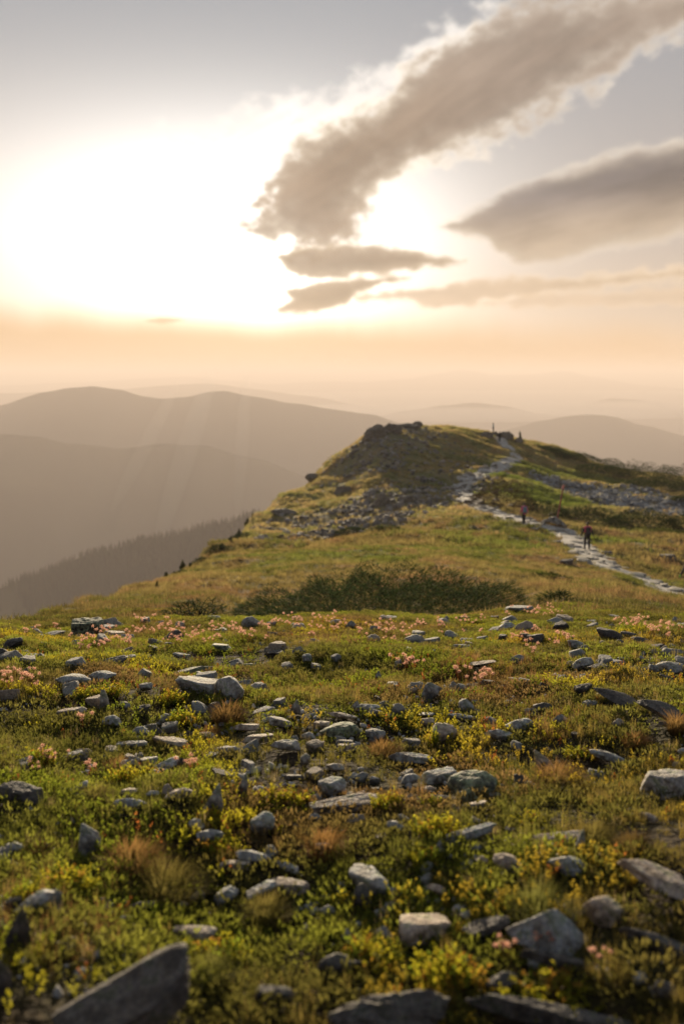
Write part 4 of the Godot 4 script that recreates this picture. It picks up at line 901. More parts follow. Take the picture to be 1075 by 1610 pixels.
# an angular stone: a ball cut by planes, edges a little worn, with layering
func stone_mesh(seed_: int, size: Vector3, kind: String, level: int) -> ArrayMesh:
	ico(level)
	var r := RandomNumberGenerator.new()
	r.seed = seed_ * 7919 + 17
	var pn: Array[Vector3] = []
	var pd := PackedFloat32Array()
	var sharp := 16.0
	var cuts := 5
	var noise := .06
	if kind == "b":
		for ax in [Vector3.RIGHT, Vector3.UP, Vector3.BACK]:
			for s in [-1.0, 1.0]:
				pn.append((ax * s + Vector3(r.randf_range(-.42, .42), r.randf_range(-.30, .30), r.randf_range(-.42, .42))).normalized())
				pd.append(r.randf_range(.5, .72))
		sharp = 52.0
	elif kind == "s" or kind == "k" or kind == "p" or kind == "f":
		for k in 5:
			var a := TAU * (k + r.randf_range(-.3, .3)) / 5.0
			pn.append(Vector3(cos(a), r.randf_range(-.35, .5), sin(a)).normalized())
			pd.append(r.randf_range(.5, .82))
		pn.append(Vector3(r.randf_range(-.2, .2), 1, r.randf_range(-.25, .15)).normalized()); pd.append(.48)
		pn.append(Vector3(r.randf_range(-.1, .1), -1, r.randf_range(-.1, .1)).normalized()); pd.append(.6)
		if kind == "k" or kind == "f":
			pn.clear(); pd.clear()
			for ax in [Vector3.RIGHT, Vector3.UP, Vector3.BACK]:
				for s in [-1.0, 1.0]:
					pn.append((ax * s + Vector3(r.randf_range(-.14, .14), r.randf_range(-.08, .08), r.randf_range(-.14, .14))).normalized())
					pd.append(.64)
		sharp = 60.0
		cuts = 4
		noise = .05
	elif kind == "w":
		for k in 4:
			var a := TAU * (k + r.randf_range(-.25, .25)) / 4.0 + .5
			pn.append(Vector3(cos(a), r.randf_range(.3, .62), sin(a)).normalized())
			pd.append(r.randf_range(.42, .55))
		pn.append(Vector3.DOWN); pd.append(.7)
		sharp = 48.0
	elif kind == "c":
		cuts = 9
		sharp = 44.0
		noise = .17
	else:
		cuts = 12
		sharp = 16.0
		noise = .06
	for k in cuts:
		pn.append(Vector3(r.randfn(), r.randfn() * .8, r.randfn()).normalized())
		pd.append(r.randf_range(.62, .92))
	var fn := FastNoiseLite.new()
	fn.seed = seed_
	fn.frequency = 1.1
	fn.fractal_octaves = 4
	var src: PackedVector3Array = ico_v[level]
	var b := Bag.new()
	b.v.resize(src.size())
	var lo := Vector3.ONE * 9
	var hi := -lo
	var layer := Vector3(r.randf_range(-.25, .25), 1, r.randf_range(-.25, .25)).normalized()
	for k in src.size():
		var q := src[k]
		var sum := 0.0
		for j in pn.size():
			var t := pn[j].dot(q) / pd[j]
			if t > 0.25: sum += pow(t, sharp)
		sum += pow(1.0, sharp) * .3
		var rad := pow(sum, -1.0 / sharp)
		var p := q * rad
		var lv := p.dot(layer) * 9.0
		rad *= 1.0 + noise * 1.3 * fn.get_noise_3dv(p * 1.6) + noise * .7 * fn.get_noise_3dv(p * 5.0) + .012 * fn.get_noise_2d(lv * 2.0, 3.0)
		p = q * rad
		b.v[k] = p
		lo = lo.min(p)
		hi = hi.max(p)
	var sc := size / (hi - lo)
	var mid := (hi + lo) * .5
	for k in src.size(): b.v[k] = (b.v[k] - mid) * sc
	b.i = ico_i[level]
	return b.done(true)

# ---------------------------------------------------------------- sky
var POLYS := {
	"A": PackedVector2Array([Vector2(-5.41,7.96),Vector2(-4.44,8.71),Vector2(-3.87,10.05),Vector2(-2.9,12.28),Vector2(-1.67,13.32),Vector2(0.09,13.96),Vector2(2.18,14.73),Vector2(3.56,16.1),Vector2(5.28,17.27),Vector2(6.97,18.17),Vector2(8.99,18.75),Vector2(10.99,19.22),Vector2(14.26,19.13),Vector2(17.44,19.13),Vector2(21.65,19.74),Vector2(23.48,18.44),Vector2(18.77,17.33),Vector2(16.91,16.92),Vector2(15.67,16.3),Vector2(14.41,15.35),Vector2(12.46,14.56),Vector2(10.15,13.28),Vector2(7.78,12.09),Vector2(5.36,11.5),Vector2(2.91,10.39),Vector2(1.33,9.07),Vector2(0.27,7.45),Vector2(-1.34,6.97),Vector2(-3.47,7.17),Vector2(-4.95,7.56)]),
	"A2": PackedVector2Array([Vector2(-9.32,12.46),Vector2(-7.24,13.06),Vector2(-5.15,13.75),Vector2(-3.06,13.94),Vector2(-0.61,14.58),Vector2(2.87,15.81),Vector2(5.62,17.56),Vector2(9,18.32),Vector2(8.36,16.87),Vector2(3.58,14.25),Vector2(-0.61,13),Vector2(-3.78,11.36),Vector2(-7.26,11.95)]),
	"B": PackedVector2Array([Vector2(5.4,8.16),Vector2(7.84,9.16),Vector2(9.89,10.09),Vector2(11.91,10.83),Vector2(14.22,11.52),Vector2(16.49,11.93),Vector2(18.24,12.16),Vector2(21.46,12.58),Vector2(26.43,12.26),Vector2(30.57,10.69),Vector2(29.39,8.8),Vector2(23.82,7.85),Vector2(18.45,7.49),Vector2(16.04,6.94),Vector2(13.72,6.68),Vector2(12.04,6.29),Vector2(9.98,6.19),Vector2(8.58,6.8),Vector2(7.87,7.38)]),
	"C": PackedVector2Array([Vector2(-3.55,6.55),Vector2(-2.05,7),Vector2(0.09,7.18),Vector2(2.94,7.17),Vector2(5.07,6.61),Vector2(6.84,6.31),Vector2(4.72,5.99),Vector2(2.23,5.66),Vector2(-0.27,5.39),Vector2(-2.41,5.45),Vector2(-3.05,5.87)]),
	"G": PackedVector2Array([Vector2(-3.5,3.67),Vector2(-2.71,4.27),Vector2(-3.13,4.76),Vector2(-1.34,5.11),Vector2(1.16,5.39),Vector2(3.84,5.45),Vector2(2.24,5.11),Vector2(0.99,4.55),Vector2(0.27,3.89),Vector2(-1.35,3.64)]),
	"D": PackedVector2Array([Vector2(0.81,4.27),Vector2(2.95,4.62),Vector2(5.8,4.95),Vector2(9.31,5.25),Vector2(12.75,5.32),Vector2(16.09,5.61),Vector2(18.53,5.77),Vector2(23.92,6.13),Vector2(25.44,5.28),Vector2(18.56,5.04),Vector2(14.8,4.74),Vector2(11.41,4.46),Vector2(7.93,4.3),Vector2(7.23,3.96),Vector2(5.1,3.91),Vector2(3.67,4.34)]),
	"E": PackedVector2Array([Vector2(7.23,3.96),Vector2(10.03,4.28),Vector2(12.78,4.37),Vector2(16.14,4.44),Vector2(18.58,4.55),Vector2(22.5,4.6),Vector2(22.53,3.95),Vector2(16.16,3.84),Vector2(11.43,3.85)]),
	"F": PackedVector2Array([Vector2(-11.1,3.02),Vector2(-10.23,3.17),Vector2(-9.18,3.18),Vector2(-8.59,3.01),Vector2(-9.54,2.9),Vector2(-10.59,2.92)]),
}
var boxes := {}
var sun_dir := Vector3.ZERO
var n1 := FastNoiseLite.new()
var n2 := FastNoiseLite.new()

func direction(az: float, el: float) -> Vector3:
	var a := deg_to_rad(az)
	var e := deg_to_rad(el)
	return Vector3(sin(a) * cos(e), sin(e), -cos(a) * cos(e))

func poly_dist(p: Vector2, g: PackedVector2Array) -> float:    # positive inside, in degrees
	var best := 1e9
	var inside := false
	var n := g.size()
	var j := n - 1
	for i in n:
		var a := g[i]
		var b := g[j]
		var e := b - a
		var w := p - a
		var q := w - e * clampf(w.dot(e) / e.dot(e), 0.0, 1.0)
		best = minf(best, q.length_squared())
		if (a.y > p.y) != (b.y > p.y) and p.x < (b.x - a.x) * (p.y - a.y) / (b.y - a.y) + a.x: inside = not inside
		j = i
	return sqrt(best) if inside else -sqrt(best)

func cloud(c: Vector3, p: Vector2, key: String, wide: float, rough: float, dense: float, core: Vector3, rim: Vector3, run: float, fluff: float) -> Vector3:
	var bx: Rect2 = boxes[key]
	if not bx.grow(3.0).has_point(p): return c
	var u := p.rotated(-run)
	var o := key.unicode_at(0) * 31.0 + key.length() * 50.0
	var streak := n1.get_noise_2d(u.x * .6 + o, u.y * 1.9)
	var thread := n2.get_noise_2d(u.x * .45 + o, u.y * 2.6)
	var fine := n2.get_noise_2d(p.x * 1.1 + o, p.y * 1.6)
	var d := poly_dist(p, POLYS[key]) + rough * streak * 1.5 + fluff * fine * 1.2
	var t := d / wide + .58
	if t <= 0.0: return c
	var a := smoothstep(0.0, 1.0, t + .22 * fine + .15 * streak) * dense
	var shade := 1.0 - exp(-1.9 * maxf(t - .22 + .60 * streak + .16 * thread + .14 * fine, 0.0))
	var body := mix3(rim, core * (1.0 + .42 * streak + .13 * thread), shade)
	return mix3(c, body, a)

func sky_color(az: float, el: float) -> Vector3:
	var q := direction(az, el)
	var ang := rad_to_deg(acos(clampf(q.dot(sun_dir), -1, 1)))
	var da := wrapf(az - SUN_AZ, -180.0, 180.0)
	var de := el - 6.4
	var core_r := sqrt(pow(da * (.68 if da < 0.0 else .88), 2.0) + pow(de * (1.42 if de > 0.0 else 1.2), 2.0))
	var front := .5 + .5 * cos(deg_to_rad(az - SUN_AZ))
	var t := exp(-maxf(el, 0.0) / 9.5)
	var hor := mix3(Vector3(.32, .28, .30), Vector3(.92, .665, .43), pow(front, 1.5))
	var zen := mix3(Vector3(.17, .22, .32), Vector3(.265, .312, .372), front)
	var c := mix3(zen, hor, t)
	c += mix3(Vector3(1.0, .86, .69), Vector3(1.0, .97, .91), smoothstep(2.0, 8.5, el)) * (3.4 * exp(-pow(core_r / 5.9, 1.3)) + .26 * exp(-core_r / 9.0))
	# thin veil on the sun's left
	c += Vector3(.14, .12, .10) * exp(-pow((az + 16.0) / 13.0, 2.0)) * exp(-pow((el - 10.0) / 6.0, 2.0))
	var p := Vector2(az, el)
	if absf(az) < 60.0 and el < 45.0:
		# thin bright wisps along the upper cloud, then the clouds
		c = cloud(c, p, "A2", 2.2, .9, .62, Vector3(1.15, 1.06, .96), Vector3(1.15, 1.06, .96), .45, .9)
		var warm := smoothstep(17.0, 5.0, ang)
		c = cloud(c, p, "A", 1.3, .32, .97, mix3(Vector3(.325, .250, .195), Vector3(.33, .235, .160), warm), mix3(Vector3(1.12, .97, .80), Vector3(1.5, 1.28, 1.0), warm), .5, .46)
		c = cloud(c, p, "B", .75, .16, .98, mix3(Vector3(.200, .172, .165), Vector3(.52, .40, .29), smoothstep(9.9, 6.6, el - .10 * (az - 8.0))), mix3(Vector3(1.0, .85, .68), Vector3(1.4, 1.15, .86), warm), .2, .07)
		c = cloud(c, p, "C", .45, .16, .95, Vector3(.34, .24, .155), Vector3(1.35, 1.1, .8), .03, .14)
		c = cloud(c, p, "G", .42, .14, .95, Vector3(.36, .255, .16), Vector3(1.35, 1.1, .8), .08, .12)
		c = cloud(c, p, "D", .50, .16, .85, Vector3(.62, .45, .30), Vector3(1.1, .84, .56), .05, .14)
		c = cloud(c, p, "E", .45, .16, .7, Vector3(.66, .48, .32), Vector3(1.1, .82, .54), .04, .14)
		c = cloud(c, p, "F", .18, .06, .8, Vector3(.75, .54, .34), Vector3(1.0, .76, .5), .0, .05)
	else:
		# the rest of the sky: streaks of the same kind
		var s := n1.get_noise_3dv(q * 60.0 * Vector3(1, 2.5, 1)) + .3 * n2.get_noise_3dv(q * 60.0)
		c = mix3(c, c * .72 + Vector3(.05, .04, .04), smoothstep(.12, .5, s) * smoothstep(2.0, 10.0, el))
	# dusty bank low over the land
	var top := 3.3 - .035 * (az + 10.0) + .55 * n1.get_noise_2d(az * .8, 40.0)
	if absf(az) > 40.0: top = 2.2
	var bank := smoothstep(top + 1.0, top - 1.3, el) * .92
	c = mix3(c, mix3(Vector3(.36, .30, .29), Vector3(.84, .53, .27), pow(front, 1.5)) + Vector3(.20, .13, .06) * exp(-ang / 7.0), bank)
	return c * .55

func build_sky() -> Image:
	sun_dir = direction(SUN_AZ, SUN_EL)
	n1.seed = 4
	n1.frequency = .16
	n1.fractal_octaves = 5
	n2.seed = 9
	n2.frequency = .55
	n2.fractal_octaves = 4
	for k in POLYS:
		var r := Rect2(POLYS[k][0], Vector2.ZERO)
		for p in POLYS[k]: r = r.expand(p)
		boxes[k] = r
	var coarse := Image.create_empty(512, 256, false, Image.FORMAT_RGBF)
	for y in 256:
		var el := 90.0 - (y + .5) / 256.0 * 180.0
		for x in 512:
			var c := sky_color(wrapf((x + .5) / 512.0 * 360.0, -180.0, 180.0), maxf(el, 0.0)) if el > -2.0 else Vector3(.3, .25, .2)
			coarse.set_pixel(x, y, Color(c.x, c.y, c.z))
	coarse.resize(4096, 2048, Image.INTERPOLATE_BILINEAR)
	var x0 := int((180.0 - 23.0) / 360.0 * 4096)
	var x1 := int((180.0 + 23.0) / 360.0 * 4096)
	var y0 := int((90.0 - 24.5) / 180.0 * 2048)
	for y in range(y0, 1024):
		var el := 90.0 - (y + .5) / 2048.0 * 180.0
		for x in range(x0, x1):
			var c := sky_color((x + .5) / 4096.0 * 360.0 - 180.0, el)
			coarse.set_pixel((x + 2048) % 4096, y, Color(c.x, c.y, c.z))
	return coarse

# ---------------------------------------------------------------- materials
func ramp(stops: Array) -> Gradient:
	var g := Gradient.new()
	g.offsets = PackedFloat32Array(stops.map(func(s): return s[0]))
	g.colors = PackedColorArray(stops.map(func(s): return s[1]))
	return g

func noise_tex(seed_: int, freq: float, octaves: int, g: Gradient, size := 512, cell := false) -> NoiseTexture2D:
	var n := FastNoiseLite.new()
	n.seed = seed_
	n.frequency = freq
	n.noise_type = FastNoiseLite.TYPE_CELLULAR if cell else FastNoiseLite.TYPE_SIMPLEX_SMOOTH
	n.fractal_octaves = octaves
	n.fractal_gain = .6
	var t := NoiseTexture2D.new()
	t.width = size
	t.height = size
	t.seamless = true
	t.noise = n
	if g: t.color_ramp = g
	return t

func grey(v: float) -> Color: return Color(v, v, v)

func make_materials() -> void:
	var height := noise_tex(3, .03, 6, null)
	var speckle := noise_tex(5, .035, 6, ramp([[.0, grey(.55)], [.35, grey(.74)], [.5, grey(.86)], [.62, grey(.93)], [.72, Color(1.0, 1.0, .96)], [.8, Color(.86, .9, .74)], [1.0, Color(.7, .78, .58)]]))
	var lichen := noise_tex(11, .02, 5, ramp([[.0, Color(.25, .25, .24)], [.38, Color(.42, .42, .40)], [.48, Color(.62, .66, .52)], [.56, Color(.95, .98, .84)], [.62, Color(.66, .68, .58)], [1.0, Color(.46, .46, .44)]]))
	var stain := noise_tex(41, .016, 4, ramp([[.0, Color(.50, .46, .40)], [.35, Color(.72, .68, .62)], [.5, Color(.95, .93, .90)], [.62, Color(1, 1, 1)], [.7, Color(.80, .84, .70)], [1.0, Color(.62, .64, .52)]]))
	var tones := {"g": Color(.54, .50, .455), "d": Color(.14, .116, .096), "t": Color(.64, .50, .385), "b": Color(.50, .49, .475), "m": Color(.60, .59, .50)}
	for k in tones:
		var m := StandardMaterial3D.new()
		m.albedo_color = (tones[k] as Color).linear_to_srgb()
		m.albedo_texture = lichen if k == "m" else speckle
		m.uv1_triplanar = true
		m.uv1_scale = Vector3.ONE * (2.2 if k == "m" else 3.1)
		m.roughness = .82
		m.heightmap_enabled = false
		m.resource_name = "stone"
		m.heightmap_enabled = true
		m.heightmap_texture = height
		m.heightmap_scale = .5
		m.detail_enabled = true
		m.detail_albedo = stain
		m.detail_blend_mode = BaseMaterial3D.BLEND_MODE_MUL
		m.detail_uv_layer = BaseMaterial3D.DETAIL_UV_2
		m.uv2_triplanar = true
		m.uv2_scale = Vector3.ONE * 1.3
		M["stone_" + k] = m
	var rock := StandardMaterial3D.new()
	rock.vertex_color_use_as_albedo = true
	rock.albedo_texture = speckle
	rock.uv1_triplanar = true
	rock.uv1_scale = Vector3.ONE * .8
	rock.roughness = .9
	M.rubble = rock
	var land := StandardMaterial3D.new()
	land.vertex_color_use_as_albedo = true
	land.albedo_texture = noise_tex(21, .05, 6, ramp([[.0, grey(.45)], [.5, grey(.85)], [1.0, Color(1, .98, .9)]]))
	land.uv1_triplanar = true
	land.uv1_world_triplanar = true
	land.uv1_scale = Vector3.ONE * .9
	land.roughness = 1.0
	land.metallic_specular = .2
	land.heightmap_enabled = true
	land.heightmap_texture = height
	land.heightmap_scale = 3.0
	M.land = land
	var hill := StandardMaterial3D.new()
	hill.vertex_color_use_as_albedo = true
	hill.roughness = 1.0
	hill.metallic_specular = .1
	M.hill = hill
	for k in {"leaf": .9, "blade": .8, "needle": .35, "fluff": .9}:
		var m := StandardMaterial3D.new()
		m.vertex_color_use_as_albedo = true
		m.roughness = .55 if k == "leaf" else .8
		m.metallic_specular = .3 if k == "leaf" else .15
		m.cull_mode = BaseMaterial3D.CULL_DISABLED
		m.backlight_enabled = true
		m.backlight = grey({"leaf": 1.2, "blade": 1.18, "needle": .85, "fluff": 1.15}[k])
		m.resource_name = k
		M[k] = m
	var cloth := noise_tex(31, .2, 3, ramp([[0.0, grey(.75)], [1.0, grey(1.0)]]), 256)
	for e in [["skin", Color(.45, .27, .19)], ["hair", Color(.06, .04, .03)], ["black_cloth", Color(.022, .021, .022)], ["trouser_cloth", Color(.035, .028, .026)], ["red_cloth", Color(.95, .15, .19)], ["pink_cloth", Color(.95, .16, .30)], ["teal_cloth", Color(.26, .36, .40)], ["pack_cloth", Color(.04, .037, .042)], ["lime_cloth", Color(.25, .75, .05)], ["boot_leather", Color(.05, .035, .025)], ["pole_paint", Color(.30, .05, .035)], ["pole_tip", Color(.75, .24, .19)], ["bark", Color(.07, .05, .035)], ["eye_dark", Color(.01, .01, .01)]]:
		var m := StandardMaterial3D.new()
		m.albedo_color = (e[1] as Color).linear_to_srgb()
		m.albedo_texture = cloth
		m.uv1_triplanar = true
		m.uv1_scale = Vector3.ONE * 6.0
		m.roughness = .85
		M[e[0]] = m

# ---------------------------------------------------------------- plants
func leaf(b: Bag, at: Vector3, along: Vector3, up: Vector3, size: float, wide: float, c: Color) -> void:
	var side := along.cross(up).normalized() * wide * .5
	var lift := up.normalized() * wide * .22
	var m := at + along * size * .45
	var tip := at + along * size
	b.tri(at, m + side + lift, tip, c)
	b.tri(at, tip, m - side + lift, c)

func stalk(b: Bag, p: Vector3, q: Vector3, r0: float, r1: float, c: Color) -> void:
	var d := (q - p).normalized()
	var x := d.cross(Vector3(.3, .2, .9)).normalized()
	var y := d.cross(x)
	for k in 3:
		var a := x * cos(TAU * k / 3.0) + y * sin(TAU * k / 3.0)
		var e := x * cos(TAU * (k + 1) / 3.0) + y * sin(TAU * (k + 1) / 3.0)
		b.tri(p + a * r0, p + e * r0, q + a * r1, c)
		b.tri(p + e * r0, q + e * r1, q + a * r1, c)

# one bilberry sprig about 12 cm tall, several twigs with small oval leaves
func add_sprig(b: Bag, r: RandomNumberGenerator, at: Vector3, tall: float, leaves: int, tint := Color.WHITE) -> void:
	var twigs := 3
	for t in twigs:
		var a := r.randf() * TAU
		var lean := Vector3(cos(a), 0, sin(a)) * r.randf_range(.15, .5)
		var top := at + (Vector3.UP + lean).normalized() * tall * r.randf_range(.7, 1.05)
		stalk(b, at, top, .0012, .0006, Color(.10, .12, .03) * tint)
		for k in leaves:
			var f := r.randf_range(.35, 1.0)
			var p := at.lerp(top, f)
			var o := r.randf() * TAU
			var al := (Vector3(cos(o), 0, sin(o)) + Vector3.UP * r.randf_range(.5, 2.0)).normalized()
			var up := (Vector3.UP * .6 + Vector3(r.randfn(), r.randfn(), r.randfn()) * .5).normalized()
			var g := r.randf_range(.75, 1.2)
			leaf(b, p, al, up, r.randf_range(.011, .018) * (tall / .12), r.randf_range(.0065, .0095) * (tall / .12), Color(g, g * r.randf_range(.93, 1.05), g) * tint)

func sprig_mesh(seed_: int, leaves: int) -> ArrayMesh:
	var r := RandomNumberGenerator.new()
	r.seed = seed_
	var b := Bag.new()
	add_sprig(b, r, Vector3.ZERO, .12, leaves)
	return b.done()

func blade(b: Bag, at: Vector3, out_: Vector3, tall: float, bend: float, w: float, c0: Color, c1: Color) -> void:
	var side := out_.cross(Vector3.UP).normalized() * w * .5
	var m := at + Vector3.UP * tall * .6 + out_ * bend * .35
	var tip := at + Vector3.UP * tall * (1.0 - .25 * bend / maxf(tall, .01)) + out_ * bend
	var k := b.v.size()
	b.v.append_array([at - side, at + side, m - side * .7, m + side * .7, tip])
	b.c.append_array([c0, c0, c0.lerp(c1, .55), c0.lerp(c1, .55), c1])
	b.i.append_array([k, k + 1, k + 2, k + 1, k + 3, k + 2, k + 2, k + 3, k + 4])

func tuft_mesh(seed_: int, blades: int, radius: float, tall: float, w: float, c0: Color, c1: Color, dome := false) -> ArrayMesh:
	var r := RandomNumberGenerator.new()
	r.seed = seed_
	var b := Bag.new()
	for k in blades:
		var a := r.randf() * TAU
		var q := sqrt(r.randf())
		var o := Vector3(cos(a), 0, sin(a))
		var t := tall * r.randf_range(.45, 1.15) * (sqrt(maxf(0.05, 1.0 - .75 * q * q)) if dome else 1.0)
		var g := r.randf_range(.75, 1.2)
		var oo := (o + Vector3(r.randfn(), 0, r.randfn()) * .35).normalized()
		if dome: oo = (oo + Vector3(.55, 0, .2)).normalized()
		blade(b, o * radius * q * (.75 if dome else 1.0), oo, t, t * (r.randf_range(.1, .45) + (.6 * q if dome else 0.0)), w * r.randf_range(.7, 1.2), c0 * g, c1 * g)
	return b.done(true)

# low cushion plants: short stubby leaves on a dome
func cushion_mesh(seed_: int) -> ArrayMesh:
	var r := RandomNumberGenerator.new()
	r.seed = seed_
	var b := Bag.new()
	for k in 90:
		var q := Vector3(r.randfn(), absf(r.randfn()) + .15, r.randfn()).normalized()
		var p := Vector3(q.x * .07, q.y * .035, q.z * .07)
		var g := r.randf_range(.7, 1.2)
		leaf(b, p, (q + Vector3(r.randfn(), r.randfn(), r.randfn()) * .4).normalized(), Vector3(r.randfn(), r.randfn(), r.randfn()).normalized(), r.randf_range(.012, .02), .006, Color(g, g, g))
	return b.done()

# an upright dwarf pine shoot with needles all round
func shoot_mesh(seed_: int, needles: int, wide: float) -> ArrayMesh:
	var r := RandomNumberGenerator.new()
	r.seed = seed_
	var b := Bag.new()
	var lean := Vector3(r.randf_range(-.2, .2), 1, r.randf_range(-.2, .2)).normalized()
	stalk(b, Vector3.ZERO, lean * .30, .010, .005, Color(.5, .32, .2))
	for k in needles:
		var f := pow(r.randf(), .7)
		var a := r.randf() * TAU
		var al := (Vector3(cos(a), 0, sin(a)) + lean * r.randf_range(.4, 1.5)).normalized()
		var p := lean * .32 * f
		var side := al.cross(Vector3(r.randfn(), r.randfn(), r.randfn())).normalized() * wide * .5
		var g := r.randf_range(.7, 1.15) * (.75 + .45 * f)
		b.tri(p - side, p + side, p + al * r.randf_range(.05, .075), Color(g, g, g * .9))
	return b.done()

func spruce_crown(seed_: int, tall: float, wide: float, tiers: int, per: int) -> ArrayMesh:
	var r := RandomNumberGenerator.new()
	r.seed = seed_
	var b := Bag.new()
	for t in tiers:
		var f := (t + .3) / tiers
		var y := tall * (.08 + .9 * f)
		var rad := wide * .5 * pow(1.0 - f, .8) * r.randf_range(.55, 1.3) + .03 * wide
		for k in per:
			var a := TAU * (k + r.randf()) / per
			var o := Vector3(cos(a), 0, sin(a))
			var len := rad * r.randf_range(.7, 1.15)
			var p := Vector3(0, y, 0)
			var tip := p + o * len + Vector3.DOWN * len * r.randf_range(.15, .5)
			var side := o.cross(Vector3.UP) * len * .34
			var m := p.lerp(tip, .6)
			var g := r.randf_range(.7, 1.2)
			b.tri(p, m + side + Vector3.DOWN * len * .15, tip, Color(g, g, g))
			b.tri(p, tip, m - side + Vector3.DOWN * len * .15, Color(g, g, g))
			b.tri(p + Vector3.UP * tall / tiers * .7, m + side, m - side, Color(g, g, g))
	b.tri(Vector3(-.03 * wide, tall * .85, 0), Vector3(.03 * wide, tall * .85, 0), Vector3(0, tall * 1.02, 0), Color.WHITE)
	b.tri(Vector3(0, tall * .85, -.03 * wide), Vector3(0, tall * .85, .03 * wide), Vector3(0, tall * 1.02, 0), Color.WHITE)
	return b.done()

func cone_mesh(r0: float, r1: float, tall: float, sides := 7) -> Mesh:
	var c := CylinderMesh.new()
	c.bottom_radius = r0
	c.top_radius = r1
	c.height = tall
	c.radial_segments = sides
	c.rings = 1
	return c

# ---------------------------------------------------------------- people: tapered bones joined by a smooth minimum, meshed as surface nets
func bones_mesh(bones: Array, cell: float, k: float, b: Bag = null) -> Bag:
	var lo := Vector3.ONE * 1e9
	var hi := -lo
	for e in bones:
		var rr: float = maxf(e[2], e[3]) + cell * 3.0 + k * .5
		lo = lo.min((e[0] as Vector3).min(e[1]) - Vector3.ONE * rr)
		hi = hi.max((e[0] as Vector3).max(e[1]) + Vector3.ONE * rr)
	var nx := int((hi.x - lo.x) / cell) + 2
	var ny := int((hi.y - lo.y) / cell) + 2
	var nz := int((hi.z - lo.z) / cell) + 2
	var f := PackedFloat32Array()
	f.resize(nx * ny * nz)
	f.fill(1e3)
	for e in bones:
		var a: Vector3 = e[0]
		var d: Vector3 = (e[1] as Vector3) - a
		var dd := maxf(d.length_squared(), 1e-9)
		var rr: float = maxf(e[2], e[3]) + cell * 2.5 + k
		var p0 := ((a.min(e[1]) - Vector3.ONE * rr - lo) / cell).floor()
		var p1 := ((a.max(e[1]) + Vector3.ONE * rr - lo) / cell).ceil()
		for z in range(maxi(0, int(p0.z)), mini(nz, int(p1.z) + 1)):
			for y in range(maxi(0, int(p0.y)), mini(ny, int(p1.y) + 1)):
				var at := (z * ny + y) * nx
				for x in range(maxi(0, int(p0.x)), mini(nx, int(p1.x) + 1)):
					var w := lo + Vector3(x, y, z) * cell - a
					var t := clampf(w.dot(d) / dd, 0.0, 1.0)
					var s := (w - d * t).length() - lerpf(e[2], e[3], t)
					var o := f[at + x]
					var h := maxf(k - absf(o - s), 0.0) / k
					f[at + x] = minf(o, s) - h * h * k * .25
	if b == null: b = Bag.new()
	var id := PackedInt32Array()
	id.resize(nx * ny * nz)
	id.fill(-1)
	var step := [0, 1, nx, nx + 1, nx * ny, nx * ny + 1, nx * ny + nx, nx * ny + nx + 1]
	var corner := [Vector3(0, 0, 0), Vector3(1, 0, 0), Vector3(0, 1, 0), Vector3(1, 1, 0), Vector3(0, 0, 1), Vector3(1, 0, 1), Vector3(0, 1, 1), Vector3(1, 1, 1)]
	var edges := [[0, 1], [2, 3], [4, 5], [6, 7], [0, 2], [1, 3], [4, 6], [5, 7], [0, 4], [1, 5], [2, 6], [3, 7]]
	for z in nz - 1:
		for y in ny - 1:
			for x in nx - 1:
				var at := (z * ny + y) * nx + x
				if absf(f[at]) > cell * 3.0: continue
				var neg := 0
				for s in step:
					if f[at + s] < 0.0: neg += 1
				if neg == 0 or neg == 8: continue
				var sum := Vector3.ZERO
				var n := 0
				for e in edges:
					var u: float = f[at + step[e[0]]]
					var v: float = f[at + step[e[1]]]
					if (u < 0.0) != (v < 0.0):
						sum += (corner[e[0]] as Vector3).lerp(corner[e[1]], u / (u - v))
						n += 1
				id[at] = b.v.size()
				b.v.append(lo + (Vector3(x, y, z) + sum / n) * cell)
	var dirs := [[1, nx, nx * ny], [nx, nx * ny, 1], [nx * ny, 1, nx]]
	for z in range(1, nz - 1):
		for y in range(1, ny - 1):
			for x in range(1, nx - 1):
				var at := (z * ny + y) * nx + x
				if absf(f[at]) > cell * 2.0: continue
				for q in dirs:
					var u := f[at]
					var v: float = f[at + q[0]]
					if (u < 0.0) == (v < 0.0): continue
					var a := id[at]
					var c := id[at - q[1]]
					var d := id[at - q[1] - q[2]]
					var e := id[at - q[2]]
					if a < 0 or c < 0 or d < 0 or e < 0: continue
					if u < 0.0: b.i.append_array([a, d, c, a, e, d])
					else: b.i.append_array([a, c, d, a, d, e])
	return b

